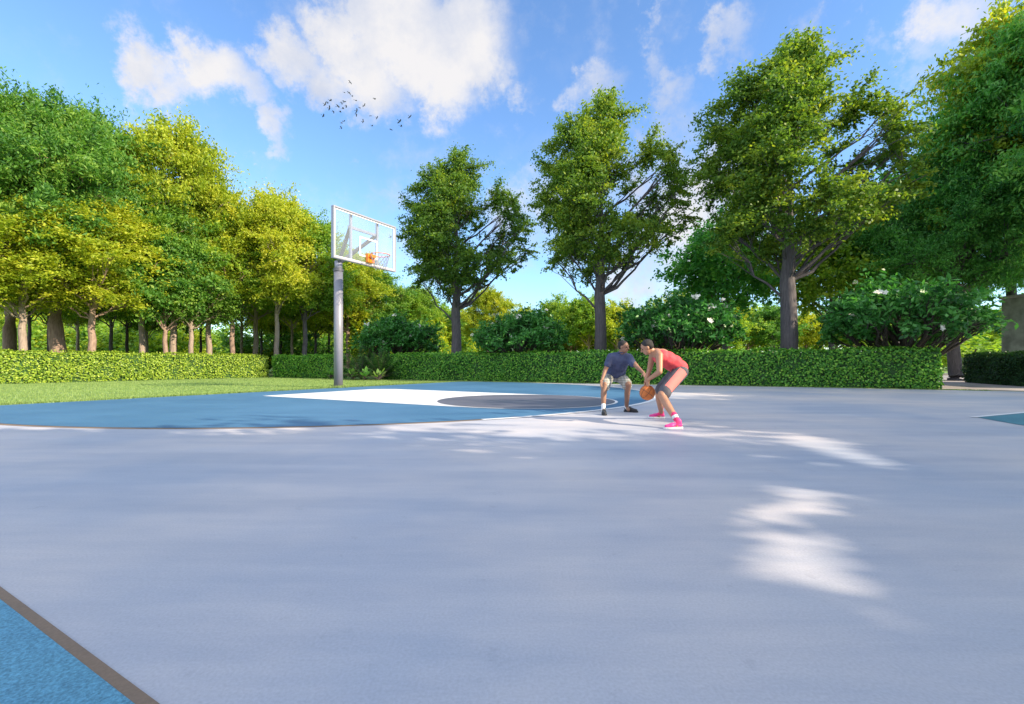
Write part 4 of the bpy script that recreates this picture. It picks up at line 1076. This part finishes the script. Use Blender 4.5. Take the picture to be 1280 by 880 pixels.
def ball():
    c = Vector((2.165, 7.68, .492)); r = .122; e = empty('basketball', c)
    tag(e, 'orange basketball under the hand of the man in coral jersey', 'basketball')
    bm = bmesh.new(); bmesh.ops.create_uvsphere(bm, u_segments=40, v_segments=24, radius=r)
    me = bpy.data.meshes.new('ball'); bm.to_mesh(me); bm.free()
    link('ball_skin', me, simple('ball_rubber', (.62, .17, .035), .6, var=.12, scale=18, bump=.5, bscale=300), e, smooth=True)
    m = MB(); n = 48
    def loop(f): 
        pts = [Vector(f(i * 2 * math.pi / n)).normalized() * r for i in range(n + 1)]; m.tube(pts, .0028, 5, False)
    loop(lambda a: (math.cos(a), math.sin(a), 0)); loop(lambda a: (math.cos(a), 0, math.sin(a)))
    for s in (1, -1): loop(lambda a: (s * (.62 + .22 * math.cos(2 * a)), math.cos(a) * .8, math.sin(a) * .8))
    m.build('seams', M_black, e); e.rotation_euler = (.5, .4, .8)
ball()


# ------------------------------------------------------------------ trees standing right of and behind the camera: their crowns shade the court
def sstep(a, b, x): t = np.clip((x - a) / (b - a), 0, 1); return t * t * (3 - 2 * t)
PATCH = [(3.62, 5.42, .26, 1.1, .16, 1), (2.05, 3.45, .17, .42, .05, 1), (1.60, 3.05, .16, .16, 0, 1), (2.55, 4.85, .06, .30, .1, 1), (2.95, 4.5, .05, .22, .1, 1), (2.70, 3.95, .05, .22, -.4, 1), (2.45, 3.35, .03, .16, -.3, 1),
         (1.45, 2.33, .16, .34, 0, 1), (1.12, 2.22, .08, .16, 0, 1), (1.44, 1.82, .06, .20, -.2, 1), (1.75, 2.65, .03, .12, 0, 1), (1.30, 2.75, .03, .10, 0, 1)]
def shade_keep(c, rs):
    """gaps in the crowns: drop leaves whose shadow would land where the court is sunlit"""
    gx_ = c[:, 0] - SUN_AZ[0] * c[:, 2] / TAN; gy_ = c[:, 1] - SUN_AZ[1] * c[:, 2] / TAN
    wig = .5 * np.sin(gx_ * 1.3 + 1) + .35 * np.sin(gx_ * 3.1 + gy_ * 2)
    # share of leaves kept: 1 = deep shade, .2 = half light
    k = .93 - .48 * sstep(3.2, 7.6, gy_ + wig) * (1 - .85 * sstep(2.5, 3.7, gx_ - (gy_ - 7) * .12 + wig * .4))
    k = np.minimum(k, .92 - .5 * sstep(2.2, 4.6, gy_) * np.exp(-((gx_ + .2) / 1.5) ** 2))
    k = np.where((gx_ < -5.5) & (gy_ > 7) | (gy_ > 13) & (gx_ < 3), 0, k)
    k = np.where((gx_ > 4) & (gy_ < 7), 1, k)
    k = k * (1 - .7 * np.exp(-((gx_ - 1.5) / 1.1) ** 2 - ((gy_ - 8.3) / 1.5) ** 2))
    k = np.where((gx_ > 2.0 + .3 * (gy_ - 6.5)) & (gy_ < 8.5), 1, k)
    p = 1 - k
    for (x, y, rx, ry, sk, w_) in PATCH:
        dy = gy_ - y; dx = gx_ - x - sk * dy
        p = np.maximum(p, np.where((dx / (rx + .11)) ** 2 + (dy / (ry + .12)) ** 2 < 1, 1 - (1 - w_) ** 2.6 if w_ < 1 else 1.0, 0))
    return rs.random(len(c)) > p
def limb_clear(cv):
    t = np.linspace(0, 1, 40)[:, None] * (len(cv) - 1); i = np.minimum(t.astype(int).ravel(), len(cv) - 2); f = t.ravel() - i
    q_ = cv[i] * (1 - f[:, None]) + cv[i + 1] * f[:, None]
    x = q_[:, 0] - SUN_AZ[0] * q_[:, 2] / TAN; y = q_[:, 1] - SUN_AZ[1] * q_[:, 2] / TAN
    return not any((((x - a - sk * (y - b)) / (rx + .2)) ** 2 + ((y - b) / (ry + .2)) ** 2 < 1).any() for a, b, rx, ry, sk, w_ in PATCH)
def shade_trees():
    spots = [(8, -3.2, 'tree close by on the right, out of the photo, shading the near court'), (13, -4.0, 'second tree out of the photo to the right, shading the middle of the near court'),
             (19, -4.5, 'tree out of the photo, shading the court right of the light patches'), (25, -3.5, 'outermost tree right of the camera, out of the photo'),
             (3.5, -7.5, 'tree behind the camera shading the near left of the court'), (21.5, 2.5, 'tree beside the court just outside the right photo edge'),
             (27.5, 4.5, 'tree beyond the teal zone outside the right photo edge'), (24.5, 10.5, 'tree next to the dark hedge outside the right photo edge'), (14, -10.5, 'tree well behind the camera on the right')]
    for i, (x, y, lab) in enumerate(spots):
        rs_ = np.random.default_rng(100 + i)
        bl_ = [(bx_ + x, by_ + y, bz_, r_, q_) for bx_, by_, bz_, r_, q_ in dome_blobs(rs_, 22, 4.3, 4.6, 11.5, 1.9)]
        w, c = tree_meshes('court_tree%d' % i, [(x, y, -.1), (x, y, .4), (x + .1, y, 3), (x, y, 5), (x, y, 9.5)], bl_, 200 + i, clumps=15, per=24, L=.36, Wd=.22, flat=.65, csize=.38, droop=.3,
                           limb_r=.05, trunk_r=[.3, .24, .2, .15, .05], upn=.5, jitter=.7, shell=.3, keep=shade_keep, twigs=False, limb_ok=limb_clear)
        for me in (w, c):
            co_ = np.empty(len(me.vertices) * 3, dtype=np.float32); me.vertices.foreach_get('co', co_); co_ = co_.reshape(-1, 3) - np.array([x, y, 0], dtype=np.float32); me.vertices.foreach_set('co', co_.ravel()); me.update()
        place('court_side_tree', w, c, (x, y, 0), 0, 1, B_grey, Lf_mid, lab, 'tree', 'trees just outside the photo that shade the court')
shade_trees()


# ------------------------------------------------------------------ render settings
scene.render.engine = 'CYCLES'
scene.view_settings.view_transform = 'Standard'; scene.view_settings.look = 'None'
scene.view_settings.exposure = 1.03; scene.view_settings.gamma = 1
scene.cycles.use_denoising = True
scene.cycles.max_bounces = 6; scene.cycles.diffuse_bounces = 3; scene.cycles.transmission_bounces = 4; scene.cycles.transparent_max_bounces = 6
scene.cycles.sample_clamp_indirect = 6
scene.render.resolution_x = 1024; scene.render.resolution_y = 704
